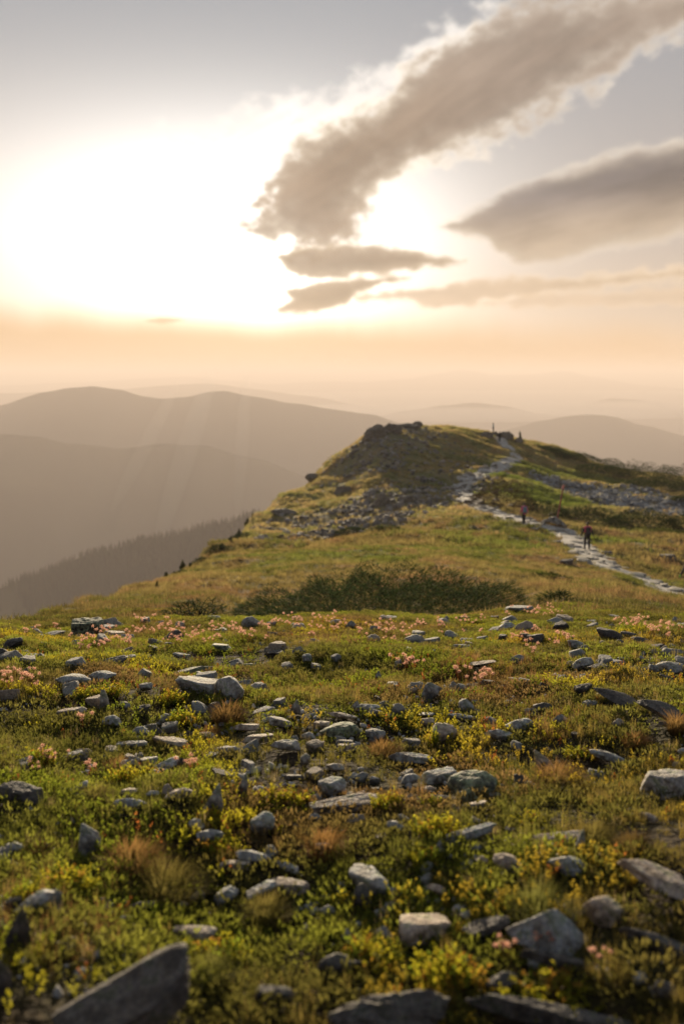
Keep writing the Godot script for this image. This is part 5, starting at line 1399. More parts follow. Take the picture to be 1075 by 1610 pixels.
# joints for someone 1.75 m tall walking away (towards -z); stride > 0 puts the left foot forward
func make_person(label: String, at: Vector3, turn: float, tall: float, stride: float, arms: float, wear: Dictionary) -> Node3D:
	var t := thing("person", label, "person", at, turn)
	var s := tall / 1.75
	var hip := Vector3(0, .93, 0)
	var chest := Vector3(0, 1.32, -.03)
	var neck := Vector3(0, 1.49, -.02)
	var head := Vector3(0, 1.63, -.035)
	var J := {}
	for e in [[-1.0, "l"], [1.0, "r"]]:
		var x: float = e[0]
		var fwd: float = -stride * x          # left leg forward when stride > 0: its z is negative
		J["hip" + e[1]] = Vector3(x * .095, .90, 0)
		J["knee" + e[1]] = Vector3(x * .105, .50, -fwd * .16 - absf(stride) * .06)
		J["ankle" + e[1]] = Vector3(x * .10, .09 + (absf(stride) * .10 if fwd < 0 else 0.0), -fwd * .27)
		J["toe" + e[1]] = J["ankle" + e[1]] + Vector3(x * .02, -.05 - (absf(stride) * .06 if fwd < 0 else 0.0), -.15)
		J["heel" + e[1]] = J["ankle" + e[1]] + Vector3(0, -.05, .035)
		J["sh" + e[1]] = Vector3(x * .185, 1.42, -.01)
		J["el" + e[1]] = Vector3(x * (.235 + arms * .09), 1.15, .02 + fwd * .10)
		J["wr" + e[1]] = Vector3(x * (.26 + arms * .17), .91, -.07 + fwd * .16)
	var body := []
	var add := func(list: Array, a: Vector3, b: Vector3, r0: float, r1: float, grow := 0.0): list.append([a * s, b * s, (r0 + grow) * s, (r1 + grow) * s])
	var torso := func(list: Array, g: float):
		for x in [-1.0, 1.0]:
			add.call(list, Vector3(x * .075, .97, 0), Vector3(x * .09, 1.30, -.02), .085, .095, g)
			add.call(list, Vector3(x * .09, 1.30, -.02), Vector3(x * .12, 1.40, -.01), .09, .065, g)
		add.call(list, neck - Vector3(0, .10, 0), neck, .08, .055, g)
	var arm := func(list: Array, g: float, to: float):
		for e in ["l", "r"]:
			add.call(list, J["sh" + e], J["el" + e], .052, .040, g)
			add.call(list, J["el" + e], (J["el" + e] as Vector3).lerp(J["wr" + e], to), .038, .028, g)
	var leg := func(list: Array, g: float):
		add.call(list, Vector3(-.07, .95, 0), Vector3(.07, .95, 0), .10, .10, g)
		for e in ["l", "r"]:
			add.call(list, J["hip" + e], J["knee" + e], .085, .055, g)
			add.call(list, J["knee" + e], (J["knee" + e] as Vector3).lerp(J["ankle" + e], .3), .052, .056, g)
			add.call(list, (J["knee" + e] as Vector3).lerp(J["ankle" + e], .3), J["ankle" + e], .056, .036, g)
	torso.call(body, 0.0)
	arm.call(body, 0.0, 1.0)
	leg.call(body, 0.0)
	add.call(body, neck - Vector3(0, .03, 0), head - Vector3(0, .06, 0), .052, .055)
	for e in ["l", "r"]:
		add.call(body, J["ankle" + e], J["toe" + e], .038, .028)
		add.call(body, J["ankle" + e], J["heel" + e], .038, .035)
	var bag := bones_mesh(body, .02, .03)
	# head with face, in a finer grid
	var hd := []
	add.call(hd, head + Vector3(0, .025, .012), head + Vector3(0, .03, -.015), .088, .086)
	add.call(hd, head + Vector3(0, -.035, -.035), head + Vector3(0, -.075, -.055), .062, .035)
	add.call(hd, head + Vector3(0, .01, -.10), head + Vector3(0, -.025, -.118), .010, .016)
	add.call(hd, head + Vector3(-.02, -.058, -.088), head + Vector3(.02, -.058, -.088), .010, .010)
	for x in [-1.0, 1.0]:
		add.call(hd, head + Vector3(x * .082, .015, .005), head + Vector3(x * .085, -.025, -.005), .016, .010)
		add.call(hd, head + Vector3(x * .018, .028, -.093), head + Vector3(x * .05, .028, -.080), .010, .010)
	add.call(hd, head - Vector3(0, .05, -.01), neck, .055, .052)
	bones_mesh(hd, .008, .012, bag)
	# hands, five fingers each
	for e in [[-1.0, "l"], [1.0, "r"]]:
		var x: float = e[0]
		var w: Vector3 = J["wr" + e[1]]
		var dn := (w - (J["el" + e[1]] as Vector3)).normalized()
		var fw := (Vector3(0, 0, -1) - dn * dn.dot(Vector3(0, 0, -1))).normalized()
		var inn := Vector3(-x, 0, 0)
		var hand := []
		add.call(hand, w - dn * .02, w + dn * .03, .026, .026)
		for k in 4:
			var o := fw * (.032 - .021 * k)
			var base := w + dn * .085 + o
			var ln: float = [.036, .042, .039, .030][k]
			add.call(hand, w + dn * .015 + o * .5, base, .016, .012)
			add.call(hand, base, base + (dn + inn * .3).normalized() * ln, .0095, .0088)
			add.call(hand, base + (dn + inn * .3).normalized() * ln, base + (dn + inn * .3).normalized() * ln + (dn + inn * .9).normalized() * ln * .75, .0088, .0078)
		add.call(hand, w + dn * .02 + fw * .02, w + dn * .055 + fw * .052 + inn * .012, .014, .011)
		add.call(hand, w + dn * .055 + fw * .052 + inn * .012, w + dn * .09 + fw * .058 + inn * .022, .011, .009)
		if wear.has("gloves"):
			for q in hand:
				q[2] += .003
				q[3] += .003
			var gl := bones_mesh(hand, .005, .006)
			obj("glove", gl.done(true), M[wear.gloves], t)
		else:
			bones_mesh(hand, .005, .006, bag)
	obj("body", bag.done(true), M.skin, t)
	for x in [-1.0, 1.0]:
		var eye := SphereMesh.new()
		eye.radius = .011 * s
		eye.height = .022 * s
		eye.radial_segments = 10
		eye.rings = 6
		obj("eye", eye, M.eye_dark, t).position = (head + Vector3(x * .033, .012, -.092)) * s
	var list := []
	leg.call(list, .016)
	obj("trousers", bones_mesh(list, .018, .02).done(true), M[wear.trousers], t)
	list = []
	torso.call(list, .024)
	arm.call(list, .017, .97)
	add.call(list, Vector3(-.07, .90, 0), Vector3(.07, .90, 0), .115, .115)
	obj("jacket", bones_mesh(list, .018, .03).done(true), M[wear.jacket], t)
	if wear.has("yoke"):
		list = []
		for x in [-1.0, 1.0]:
			add.call(list, Vector3(x * .10, 1.43, 0), Vector3(x * .19, 1.40, 0), .092, .088)
			add.call(list, Vector3(x * .125, 1.34, -.02), Vector3(x * .14, 1.20, -.01), .118, .105)
		add.call(list, Vector3(0, 1.45, .0), neck + Vector3(0, .01, .0), .092, .070)
		obj("jacket_yoke", bones_mesh(list, .016, .03).done(true), M[wear.yoke], t)
	for e in ["l", "r"]:
		list = []
		add.call(list, J["ankle" + e] + Vector3(0, .05, 0), J["ankle" + e], .050, .050)
		add.call(list, J["ankle" + e], J["toe" + e], .050, .040)
		add.call(list, J["ankle" + e], J["heel" + e], .050, .045)
		obj("boot", bones_mesh(list, .015, .02).done(true), M.boot_leather, t)
	list = []
	add.call(list, head + Vector3(0, .045, .022), head + Vector3(0, .05, -.012), .094, .090)
	add.call(list, head + Vector3(0, -.01, .05), head + Vector3(0, -.045, .05), .055, .04)
	obj("hair" if wear.hat == "hair" else "knitted_hat", bones_mesh(list, .014, .02).done(true), M[wear.hat], t)
	if wear.has("pack"):
		list = []
		for x in [-1.0, 1.0]:
			for z in [.13, .19]:
				add.call(list, Vector3(x * .085, 1.02, z), Vector3(x * .08, 1.40, z - .02), .075, .065)
		var pk := obj("backpack", bones_mesh(list, .018, .03).done(true), M[wear.pack], t)
		list = []
		add.call(list, Vector3(-.07, 1.08, .26), Vector3(.07, 1.08, .26), .05, .05)
		obj("pocket", bones_mesh(list, .018, .02).done(true), M[wear.pack], pk)
		for x in [-1.0, 1.0]:
			list = []
			add.call(list, Vector3(x * .10, 1.40, .12), Vector3(x * .115, 1.50, .0), .02, .02)
			add.call(list, Vector3(x * .115, 1.50, .0), Vector3(x * .115, 1.40, -.125), .02, .02)
			add.call(list, Vector3(x * .115, 1.40, -.125), Vector3(x * .12, 1.12, -.10), .02, .02)
			obj("shoulder_strap", bones_mesh(list, .014, .012).done(true), M[wear.pack], pk)
	return t

# ---------------------------------------------------------------- scene
func _ready() -> void:
	# camera
	var cam := Camera3D.new()
	cam.name = "camera"
	add_child(cam)
	cam.position = Vector3(0, EYE, 0)
	cam.rotation_degrees = Vector3(-7.8, 0, 0)
	var lens := CameraAttributesPhysical.new()
	lens.frustum_focal_length = 23.35
	lens.frustum_near = .05
	lens.frustum_far = 60000.0
	lens.frustum_focus_distance = 7.0
	lens.exposure_aperture = 1.33
	cam.attributes = lens
	cam.fov = 54.43
	cam.near = .05
	cam.far = 60000.0
	cam.current = true
	# sky, air, exposure
	var env := Environment.new()
	env.background_mode = Environment.BG_SKY
	var pano := PanoramaSkyMaterial.new()
	pano.panorama = ImageTexture.create_from_image(build_sky())
	env.sky = Sky.new()
	env.sky.sky_material = pano
	env.tonemap_mode = Environment.TONE_MAPPER_LINEAR
	env.tonemap_exposure = 1.85
	env.sdfgi_enabled = true
	env.ssao_enabled = true
	env.ssil_enabled = true
	env.volumetric_fog_enabled = true
	env.volumetric_fog_density = 1.0 / 6400.0
	env.volumetric_fog_albedo = Color(1.0, .945, .91)
	env.volumetric_fog_anisotropy = .12
	var we := WorldEnvironment.new()
	we.name = "sky_and_air"
	we.environment = env
	add_child(we)
	# sun
	var sun := DirectionalLight3D.new()
	sun.name = "sun"
	add_child(sun)
	sun.light_energy = 1.6
	sun.light_color = Color(1.0, .91, .77)
	sun.light_angular_distance = .5
	sun.shadow_enabled = true
	sun.look_at_from_position(Vector3.ZERO, -direction(SUN_AZ, SUN_EL))

	rng.seed = 20
	na.seed = 2
	na.frequency = .035
	na.fractal_octaves = 4
	nb.seed = 8
	nb.frequency = .09
	nb.fractal_octaves = 3
	fill_table()
	make_materials()
	build_land()
	build_hills()
	build_mist()
	build_added_shafts()
	build_forest()
	build_path()
	build_stones()
	build_crags()
	build_scree()
	build_pines()
	build_young_spruces()
	build_tussocks()
	build_bushes()
	build_flowers()
	build_cover()
	build_people()
	build_cairn()

func build_land() -> void:
	var angles := PackedFloat32Array()
	var a := -180.0
	while a < 179.9:
		angles.append(a)
		a += .16 if absf(a) < 24.0 else (.6 if absf(a) < 40.0 else 2.5)
	var dist := PackedFloat32Array()
	var d := .25
	while d < 420.0:
		dist.append(d)
		d *= 1.0135
	while d < 1800.0:
		dist.append(d)
		d *= 1.06
	var v := PackedVector3Array()
	var c := PackedColorArray()
	for r in dist:
		for t in angles:
			var x := r * sin(deg_to_rad(t))
			var z := -r * cos(deg_to_rad(t))
			v.append(Vector3(x, ground(x, z), z))
			var col: Vector3
			if r < 16.0:
				col = mix3(Vector3(.050, .034, .019), Vector3(.065, .054, .020), smoothstep(-.2, .3, nb.get_noise_2d(x * 12.0, z * 12.0)))
				if r > 11.0: col = mix3(col, turf_color(x, z), (r - 11.0) / 5.0)
			elif r < 430.0:
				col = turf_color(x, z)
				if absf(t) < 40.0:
					var k := maxf(zone_weight(SCREE, x, z) * .75, zone_weight(BLOCKS, x, z))
					col = mix3(col, Vector3(.28, .235, .165), k * .7)
			else:
				col = Vector3(.045, .05, .022)
			c.append(Color(col.x, col.y, col.z))
	var g := obj("ground", grid_mesh(v, c, dist.size(), angles.size(), true), M.land)
	tag(g, "grassy stony mountain ridge running away from the viewer", "", "", "structure")
	# valley floor to the horizon
	v = PackedVector3Array()
	c = PackedColorArray()
	var fn := FastNoiseLite.new()
	fn.seed = 14
	fn.frequency = .0006
	for r in [900.0, 1600.0, 2600.0, 4000.0, 6000.0, 8500.0, 11500.0, 15000.0, 20000.0, 27000.0, 40000.0]:
		for k in 96:
			var t := TAU * k / 96.0
			var p := Vector3(r * sin(t), 0, -r * cos(t))
			p.y = -742.0 + 45.0 * fn.get_noise_2d(p.x, p.z)
			v.append(p)
			var q := .8 + .5 * fn.get_noise_2d(p.x * 3.0, p.z * 3.0)
			c.append(Color(.05 * q, .055 * q, .03 * q))
	tag(obj("valley_floor", grid_mesh(v, c, 11, 96, true), M.hill), "wide hazy valley floor below the ridge", "", "", "structure")

func hill_height(list: PackedFloat32Array, a: float) -> float:
	var n := list.size() / 2
	for k in n - 1:
		if a <= list[2 * k + 2] or k == n - 2:
			var a0 := list[2 * k]
			var a1 := list[2 * k + 2]
			var u := clampf((a - a0) / (a1 - a0), 0.0, 1.0)
			u = u * .5 + u * u * (3.0 - 2.0 * u) * .5
			return lerpf(list[2 * k + 1], list[2 * k + 3], u)
	return 0.0

func hill_point(e: Array, a: float, s: float, fn: FastNoiseLite) -> Vector3:    # s: -1 foot on this side, 0 crest, 1 far foot
	var r: float = e[0]
	var list: PackedFloat32Array = e[1]
	var top := hill_height(list, a)
	var drop := top + 745.0
	# towards both ends the ridge runs down to the valley
	var a0 := list[0]
	var a1 := list[list.size() - 2]
	var reach := drop / (.36 if r < 2000.0 else .33)
	var dist := r + s * minf(reach, r * (.42 if s < 0.0 else .8))
	var x := dist * sin(deg_to_rad(a))
	var z := -dist * cos(deg_to_rad(a))
	var q := absf(s)
	var y := top - drop * (q * (1.3 - .3 * q))
	var rough := fn.get_noise_2d(x, z)
	y += rough * drop * .16 * sin(PI * minf(q * 1.2, 1.0)) + fn.get_noise_2d(x * 6.0 + 900.0, z * 6.0) * r * .0011
	return Vector3(x, EYE + y, z)

func build_hills() -> void:
	var fn := FastNoiseLite.new()
	fn.seed = 6
	fn.fractal_octaves = 4
	for e in HILLS:
		fn.frequency = 2.2 / float(e[0])
		var list: PackedFloat32Array = e[1]
		var a0 := list[0] - 6.0
		var a1 := list[list.size() - 2] + 6.0
		var cols := 240
		var rows := 41
		var v := PackedVector3Array()
		var c := PackedColorArray()
		for k in rows:
			var s := 1.0 - 2.0 * k / (rows - 1.0)
			s = signf(s) * pow(absf(s), 1.3)
			for j in cols:
				var a := lerpf(a0, a1, j / (cols - 1.0))
				var p := hill_point(e, a, s, fn)
				var fade := smoothstep(0.0, 6.0, minf(a - a0, a1 - a))
				p.y = lerpf(-760.0, p.y, fade)
				v.append(p)
				var q := .75 + .9 * fn.get_noise_2d(p.x * 5.0, p.z * 5.0)
				var w := smoothstep(.1, .5, fn.get_noise_2d(p.x * 2.0 + 5000.0, p.z * 2.0))
				var col := mix3(Vector3(.014, .018, .012), Vector3(.060, .056, .028), w * w) * q
				c.append(Color(col.x, col.y, col.z))
		tag(obj("hills", grid_mesh(v, c, rows, cols), M.hill), "", "", "", "structure")

# banks of morning mist lying in the far valleys
func build_mist() -> void:
	for e in [[5.0, 8600.0, -330.0, 4200.0, 120.0], [10.0, 10900.0, -370.0, 6500.0, 150.0], [18.0, 11000.0, -330.0, 5200.0, 130.0], [-2.0, 15200.0, -380.0, 12000.0, 200.0], [14.0, 16500.0, -330.0, 11000.0, 200.0]]:
		var f := FogVolume.new()
		f.name = numbered("mist_bank")
		add_child(f)
		f.shape = RenderingServer.FOG_VOLUME_SHAPE_ELLIPSOID
		f.size = Vector3(e[3], e[4], e[3] * .35)
		f.position = direction(e[0], 0.0) * float(e[1]) + Vector3(0, e[2], 0)
		f.rotation.y = -deg_to_rad(e[0])
		var m := FogMaterial.new()
		m.density = 1.0 / 1300.0
		m.albedo = Color(1.0, .97, .94)
		f.material = m
		tag(f, "bright bank of morning mist in the far valley", "mist", "", "stuff")

# added streaks of denser haze, shaped like light shafts slanting into the left valley
func build_added_shafts() -> void:
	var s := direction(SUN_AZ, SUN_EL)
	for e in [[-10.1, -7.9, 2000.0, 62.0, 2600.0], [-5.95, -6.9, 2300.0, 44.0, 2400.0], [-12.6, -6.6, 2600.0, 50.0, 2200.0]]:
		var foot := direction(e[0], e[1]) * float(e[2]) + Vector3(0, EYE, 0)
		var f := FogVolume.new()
		f.name = numbered("added_shaft_haze")
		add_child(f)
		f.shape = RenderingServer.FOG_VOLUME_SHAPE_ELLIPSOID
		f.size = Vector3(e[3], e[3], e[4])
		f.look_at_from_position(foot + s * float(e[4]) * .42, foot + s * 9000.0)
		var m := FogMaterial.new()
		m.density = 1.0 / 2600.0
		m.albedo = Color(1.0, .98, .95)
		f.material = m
		tag(f, "denser haze added in the shape of a slanting light shaft over the left valley", "mist", "", "stuff")

func build_forest() -> void:
	var fn := FastNoiseLite.new()
	fn.seed = 6
	fn.fractal_octaves = 4
	var e = HILLS[2]
	fn.frequency = 2.2 / float(e[0])
	var places: Array[Transform3D] = []
	var tints := PackedColorArray()
	for k in 26000:
		var a := rng.randf_range(-24.0, 2.0)
		var s := -pow(rng.randf(), 1.4) * .75 + (.04 if rng.randf() < .2 else 0.0)
		var p := hill_point(e, a, s, fn)
		if na.get_noise_2d(p.x * .3, p.z * .3) < -.32: continue
		var h := rng.randf_range(7.0, 14.0)
		var bs := Basis(Vector3.UP, rng.randf() * TAU).scaled(Vector3(h * rng.randf_range(.8, 1.2), h, h * rng.randf_range(.8, 1.2)))
		places.append(Transform3D(bs, p - Vector3(0, .5, 0)))
		var g := rng.randf_range(.6, 1.3)
		tints.append(Color(.030 * g, .036 * g, .018 * g))
	var o := many("spruce_forest", spruce_crown(1, 1.0, .42, 7, 5), M.needle, places, tints)
	tag(o, "hazy spruce forest on the spur below the ridge at left", "forest", "", "stuff")

func build_path() -> void:
	# trodden gravel strip a little above the turf, uneven edges
	var pts := PackedVector2Array()
	for i in PATH.size() - 1:
		var n := maxi(2, int((PATH[i] as Vector2).distance_to(PATH[i + 1]) / .5))
		for k in n:
			var p0: Vector2 = PATH[maxi(i - 1, 0)]
			var p3: Vector2 = PATH[mini(i + 2, PATH.size() - 1)]
			pts.append((PATH[i] as Vector2).cubic_interpolate(PATH[i + 1], p0, p3, float(k) / n))
	pts.append(PATH[PATH.size() - 1])
	var v := PackedVector3Array()
	var c := PackedColorArray()
	var cols := 9
	for i in pts.size():
		var d := (pts[mini(i + 1, pts.size() - 1)] - pts[maxi(i - 1, 0)]).normalized()
		var side := Vector2(-d.y, d.x)
		var dist := pts[i].length()
		for k in cols:
			var s := k / (cols - 1.0) * 2.0 - 1.0
			var wob := na.get_noise_2d(i * 6.0, 77.0 if s > 0 else -50.0)
			var w := (1.35 + .8 * wob) * (1.0 + .35 * smoothstep(90.0, 125.0, dist) * smoothstep(150.0, 125.0, dist))
			var q := pts[i] + side * s * w
			var y := ground(q.x, q.y) + .035 * (1.0 - s * s) + .02 - (.10 if absf(s) > .95 else 0.0)
			v.append(Vector3(q.x, y, q.y))
			var g := .85 + .5 * nb.get_noise_2d(q.x * 14.0, q.y * 14.0)
			c.append(Color(.60 * g, .53 * g, .44 * g))
	var path := obj("path", grid_mesh(v, c, pts.size(), cols), M.rubble)
	tag(path, "pale stony footpath winding along the ridge", "", "", "structure")
	# flat stones set in it, one by one
	var kinds: Array[ArrayMesh] = []
	for k in 8: kinds.append(stone_mesh(500 + k, Vector3(1, .28, .8), "s", 2))
	var mats: Array[StandardMaterial3D] = []
	for col in [Color(.58, .52, .45), Color(.48, .435, .385), Color(.66, .58, .48), Color(.40, .36, .32)]:
		var m: StandardMaterial3D = (M.stone_g as StandardMaterial3D).duplicate()
		m.albedo_color = col.linear_to_srgb()
		m.uv1_scale = Vector3.ONE
		mats.append(m)
	for k in 290:
		var f := pow(rng.randf(), .85)
		var i := int((1.0 - f) * (pts.size() - 2))
		i = int(rng.randf() * rng.randf_range(.45, 1.0) * (pts.size() - 2))
		var dist := pts[i].length()
		if dist < 30.0: continue
		var d := (pts[i + 1] - pts[i]).normalized()
		var q := pts[i] + Vector2(-d.y, d.x) * rng.randfn(0.0, .8)
		var o := obj("path_stone", kinds[k % 8], mats[rng.randi() % 4], path)
		o.position = on_ground(q.x, q.y, .045)
		o.rotation = Vector3(rng.randf_range(-.1, .1), rng.randf() * TAU, rng.randf_range(-.1, .1))
		var w := rng.randf_range(.35, 1.0)
		o.scale = Vector3(w, w * rng.randf_range(.5, .9), w)

func note_stone(x: float, z: float, rx: float, rz: float) -> void:
	stone_spots.append([x, z, rx, rz])
	var reach := maxf(rx, rz)
	for gx in range(floori((x - reach) * 2.0), floori((x + reach) * 2.0) + 1):
		for gz in range(floori((z - reach) * 2.0), floori((z + reach) * 2.0) + 1):
			var key := Vector2i(gx, gz)
			if not stone_grid.has(key): stone_grid[key] = []
			stone_grid[key].append(stone_spots.size() - 1)

func in_stone(x: float, z: float, grow := 1.0) -> bool:
	var key := Vector2i(floori(x * 2.0), floori(z * 2.0))
	if not stone_grid.has(key): return false
	for k in stone_grid[key]:
		var s = stone_spots[k]
		var dx: float = (x - s[0]) / (s[2] * grow)
		var dz: float = (z - s[1]) / (s[3] * grow)
		if dx * dx + dz * dz < 1.0: return true
	return false

# bare, or so close in front of a stone that growth would hide it
func kept_clear(x: float, z: float) -> bool:
	if in_stone(x, z, .9): return true
	var d := sqrt(x * x + z * z)
	for k in [.04, .09, .15]:
		var f: float = 1.0 + k / d * (1.0 + d * .05)
		if in_stone(x * f, z * f, .85): return rng.randf() < .93
	return false

func near_stone(x: float, z: float) -> String:
	var best := 1e9
	var said := ""
	for e in STONES:
		var d: float = Vector2(x - e[0], z - e[1]).length()
		if d < best:
			best = d
			said = e[9]
	var w := said.split(" ")
	return " ".join(w.slice(0, mini(w.size(), 9)))

func build_stones() -> void:
	var k := 0
	for e in STONES:
		k += 1
		var w: float = e[2]
		var h: float = e[3]
		var d: float = e[4]
		var kind: String = e[7]
		var sunk := .5 if kind != "w" else .25
		var full := h * (1.0 + sunk)
		var lvl := 4 if w > .2 else 3
		var names := {"b": "rock", "r": "boulder" if w > .3 else "stone", "c": "boulder", "w": "pointed_stone", "s": "stone_slab", "p": "stone_slab", "k": "stone_slab", "f": "stone_slab"}
		var m := stone_mesh(k, Vector3(w, full, d), kind, lvl)
		var o := obj(names[kind], m, M["stone_" + e[8]])
		tag(o, e[9], "stone" if w < .5 else "rock", "stones scattered over the near slope")
		o.position = on_ground(e[0], e[1], h - full * .5 + .018)
		var free: bool = kind in ["b", "r", "s", "w"] and w < .45
		o.rotation = Vector3(rng.randf_range(-.05, .16), deg_to_rad(e[5]) + (rng.randf_range(-.6, .6) if free else 0.0), deg_to_rad(-float(e[6])) + (rng.randf_range(-.13, .13) if absf(e[6]) < 1.0 else 0.0))
		if absf(e[6]) > 3.0: o.position.y += (.22 if kind != "f" else .06) * w * sin(deg_to_rad(absf(e[6])))
		note_stone(e[0], e[1], w * .5, maxf(d * .5, w * .3))
	# smaller stones between them, one mesh each of a few shapes
	var kinds: Array[ArrayMesh] = []
	for j in 14: kinds.append(stone_mesh(900 + j, Vector3(1, [.45, .6, .8][j % 3], [.7, .85][j % 2]), ["s", "b", "r", "s", "w", "b", "s"][j % 7], 3))
	var made := 0
	while made < 200:
		var az := rng.randf_range(-20.0, 20.0)
		var dist := 2.6 + 8.5 * pow(rng.randf(), .9)
		var x := dist * sin(deg_to_rad(az))
		var z := -dist * cos(deg_to_rad(az))
		var want := .35 + smoothstep(-.1, .3, nb.get_noise_2d(x * 9.0 + 70.0, z * 9.0))
		if absf(az + 5.0) < 8.0 and dist > 3.6 and dist < 5.6: want += .9
		if rng.randf() > want or in_stone(x, z, 1.1): continue
		made += 1
		var w := dist * (.008 + .013 * pow(rng.randf(), 1.6)) + .015
		var tone: String = ["g", "b", "t", "g", "d", "b"][rng.randi() % 6]
		var which := rng.randi() % 14
		var shape: String = ["flat", "blocky", "rounded", "flat", "pointed", "blocky", "flat"][which % 7]
		var o := obj("small_stone", kinds[which], M["stone_" + tone])
		tag(o, "%s %s %s stone beside the %s" % ["tiny" if w < .055 else "small", {"g": "grey", "b": "pale grey", "t": "tan", "d": "dark"}[tone], shape, near_stone(x, z)], "stone", "small loose stones of the near slope")
		o.scale = Vector3.ONE * w
		o.rotation = Vector3(rng.randf_range(-.3, .3), rng.randf() * TAU, rng.randf_range(-.3, .3))
		o.position = on_ground(x, z, w * .12 + .008)
		note_stone(x, z, w * .4, w * .4)
	# gravel on bare spots
	var places: Array[Transform3D] = []
	var tints := PackedColorArray()
	for j in 11000:
		var az := rng.randf_range(-23.0, 23.0)
		var dist := 1.6 + 11.0 * rng.randf()
		var x := dist * sin(deg_to_rad(az))
		var z := -dist * cos(deg_to_rad(az))
		if nb.get_noise_2d(x * 9.0 + 70.0, z * 9.0) < .02 or in_stone(x, z): continue
		var w := .008 + .04 * pow(rng.randf(), 2.0)
		places.append(Transform3D(Basis.from_euler(Vector3(rng.randf(), rng.randf() * TAU, rng.randf())).scaled(Vector3.ONE * w), on_ground(x, z, w * .15)))
		var g := rng.randf_range(.7, 1.2)
		tints.append(Color(.42 * g, .39 * g, .35 * g))
	tag(many("gravel", stone_mesh(77, Vector3(1, .6, .8), "b", 1), M.rubble, places, tints), "fine gravel between the plants", "", "", "stuff")

func build_crags() -> void:
	var k := 0
	for e in CRAGS:
		k += 1
		var w: float = e[2]
		var h: float = e[3]
		var d: float = e[4]
		var m := stone_mesh(300 + k, Vector3(w, h * 2.0, d), e[5], 4)
		var o := obj("crag" if w > 2.2 else "rock", m, M.crag_stone if M.has("crag_stone") else crag_material())
		tag(o, e[6], "crag" if w > 2.2 else "rock", "rocks along the ridge")
		o.position = on_ground(e[0], e[1])
		o.rotation.y = rng.randf_range(-.3, .3)
		note_stone(e[0], e[1], w * .5, d * .5)

func crag_material() -> StandardMaterial3D:
	var m: StandardMaterial3D = (M.stone_g as StandardMaterial3D).duplicate()
	m.albedo_color = Color(.36, .30, .235).linear_to_srgb()
	m.uv1_scale = Vector3.ONE * .35
	m.heightmap_scale = 6.0
	M.crag_stone = m
	return m

func build_scree() -> void:
	var kinds: Array[ArrayMesh] = []
	for j in 4: kinds.append(stone_mesh(700 + j, Vector3(1, [.5, .7, .6, .8][j], .8), ["b", "s", "b", "w"][j], 2))
	for e in [[SCREE, 3300, "rubble", "brownish scree and broken rock on the left face of the ridge", Vector3(.30, .25, .195)], [BLOCKS, 4300, "rubble", "grey block field on the right slope above the dwarf pine band", Vector3(.30, .285, .26)]]:
		for q in 4:
			var places: Array[Transform3D] = []
			var tints := PackedColorArray()
			for j in int(e[1] / 4):
				var s = e[0][rng.randi() % e[0].size()]
				if rng.randf() > s[3] * (s[2] / 6.0 + .2): continue
				var a := rng.randf() * TAU
				var r: float = s[2] * sqrt(rng.randf()) * 1.1
				var x: float = s[0] + r * cos(a)
				var z: float = s[1] + r * sin(a)
				if rng.randf() < smoothstep(.1, .45, nb.get_noise_2d(x * 3.0, z * 3.0)): continue
				var w: float = pow(rng.randf(), 2.0) * .7 + .16
				places.append(Transform3D(Basis.from_euler(Vector3(rng.randf_range(-.5, .5), rng.randf() * TAU, rng.randf_range(-.5, .5))).scaled(Vector3.ONE * w), on_ground(x, z, w * .1)))
				var g := rng.randf_range(.45, 1.5)
				tints.append(Color(e[4].x * g, e[4].y * g, e[4].z * g))
			tag(many(e[2], kinds[q], M.rubble, places, tints), e[3], "rubble", "", "stuff")

func pine(x: float, z: float, rx: float, rz: float, h: float, label: String, shoots: int, size: float, tint: Vector3) -> void:
	var t := thing("dwarf_pine", label, "dwarf pine", on_ground(x, z))
	var y0 := t.position.y
	# limbs creeping out from the middle
	var b := Bag.new()
	for k in 14:
		var a := rng.randf() * TAU
		var r := rng.randf_range(.5, .95)
		var px := cos(a) * rx * r
		var pz := sin(a) * rz * r
		var g := ground(x + px, z + pz) - y0
		var mid := Vector3(px * .5, (g * .5) + h * .15, pz * .5)
		stalk(b, Vector3(px * .1, -.02, pz * .1), mid, .05 * size, .035 * size, Color.WHITE)
		stalk(b, mid, Vector3(px, g + h * .45 * (1.0 - r * r) + .05, pz), .035 * size, .012 * size, Color.WHITE)
	obj("limbs", b.done(), M.bark, t)
	var places: Array[Transform3D] = []
	var tints := PackedColorArray()
	for k in shoots:
		var a := rng.randf() * TAU
		var q := sqrt(rng.randf())
		var px := cos(a) * rx * q
		var pz := sin(a) * rz * q
		var g := ground(x + px, z + pz) - y0
		var lump := nb.get_noise_2d((x + px) * 3.4 / size, (z + pz) * 3.4 / size)
		var top := h * (pow(maxf(0.0, 1.0 - q * q), .45) * .85 + .15) * (1.0 + .55 * lump)
		var lv := 1.0 - pow(rng.randf(), 2.5) * .7
		var lean := Vector3(px / rx, 0, pz / rz) * q * 1.1 + Vector3(rng.randfn(), 0, rng.randfn()) * .5
		var bs := Basis(Quaternion(Vector3.UP, (Vector3.UP + lean).normalized())) * Basis(Vector3.UP, rng.randf() * TAU)
		var sc := size * rng.randf_range(.55, 1.1)
		places.append(Transform3D(bs.scaled(Vector3(sc * 1.5, sc * .62, sc * 1.5)), Vector3(px, g + maxf(top * lv - .2 * sc, .0), pz)))
		var f := rng.randf_range(.6, 1.35)
		tints.append(Color(tint.x * f, tint.y * f, tint.z * f))
	many("shoots", shoot_mesh(rng.randi() % 100, 70, .005 if size < .9 else .007), M.needle, places, tints, t)

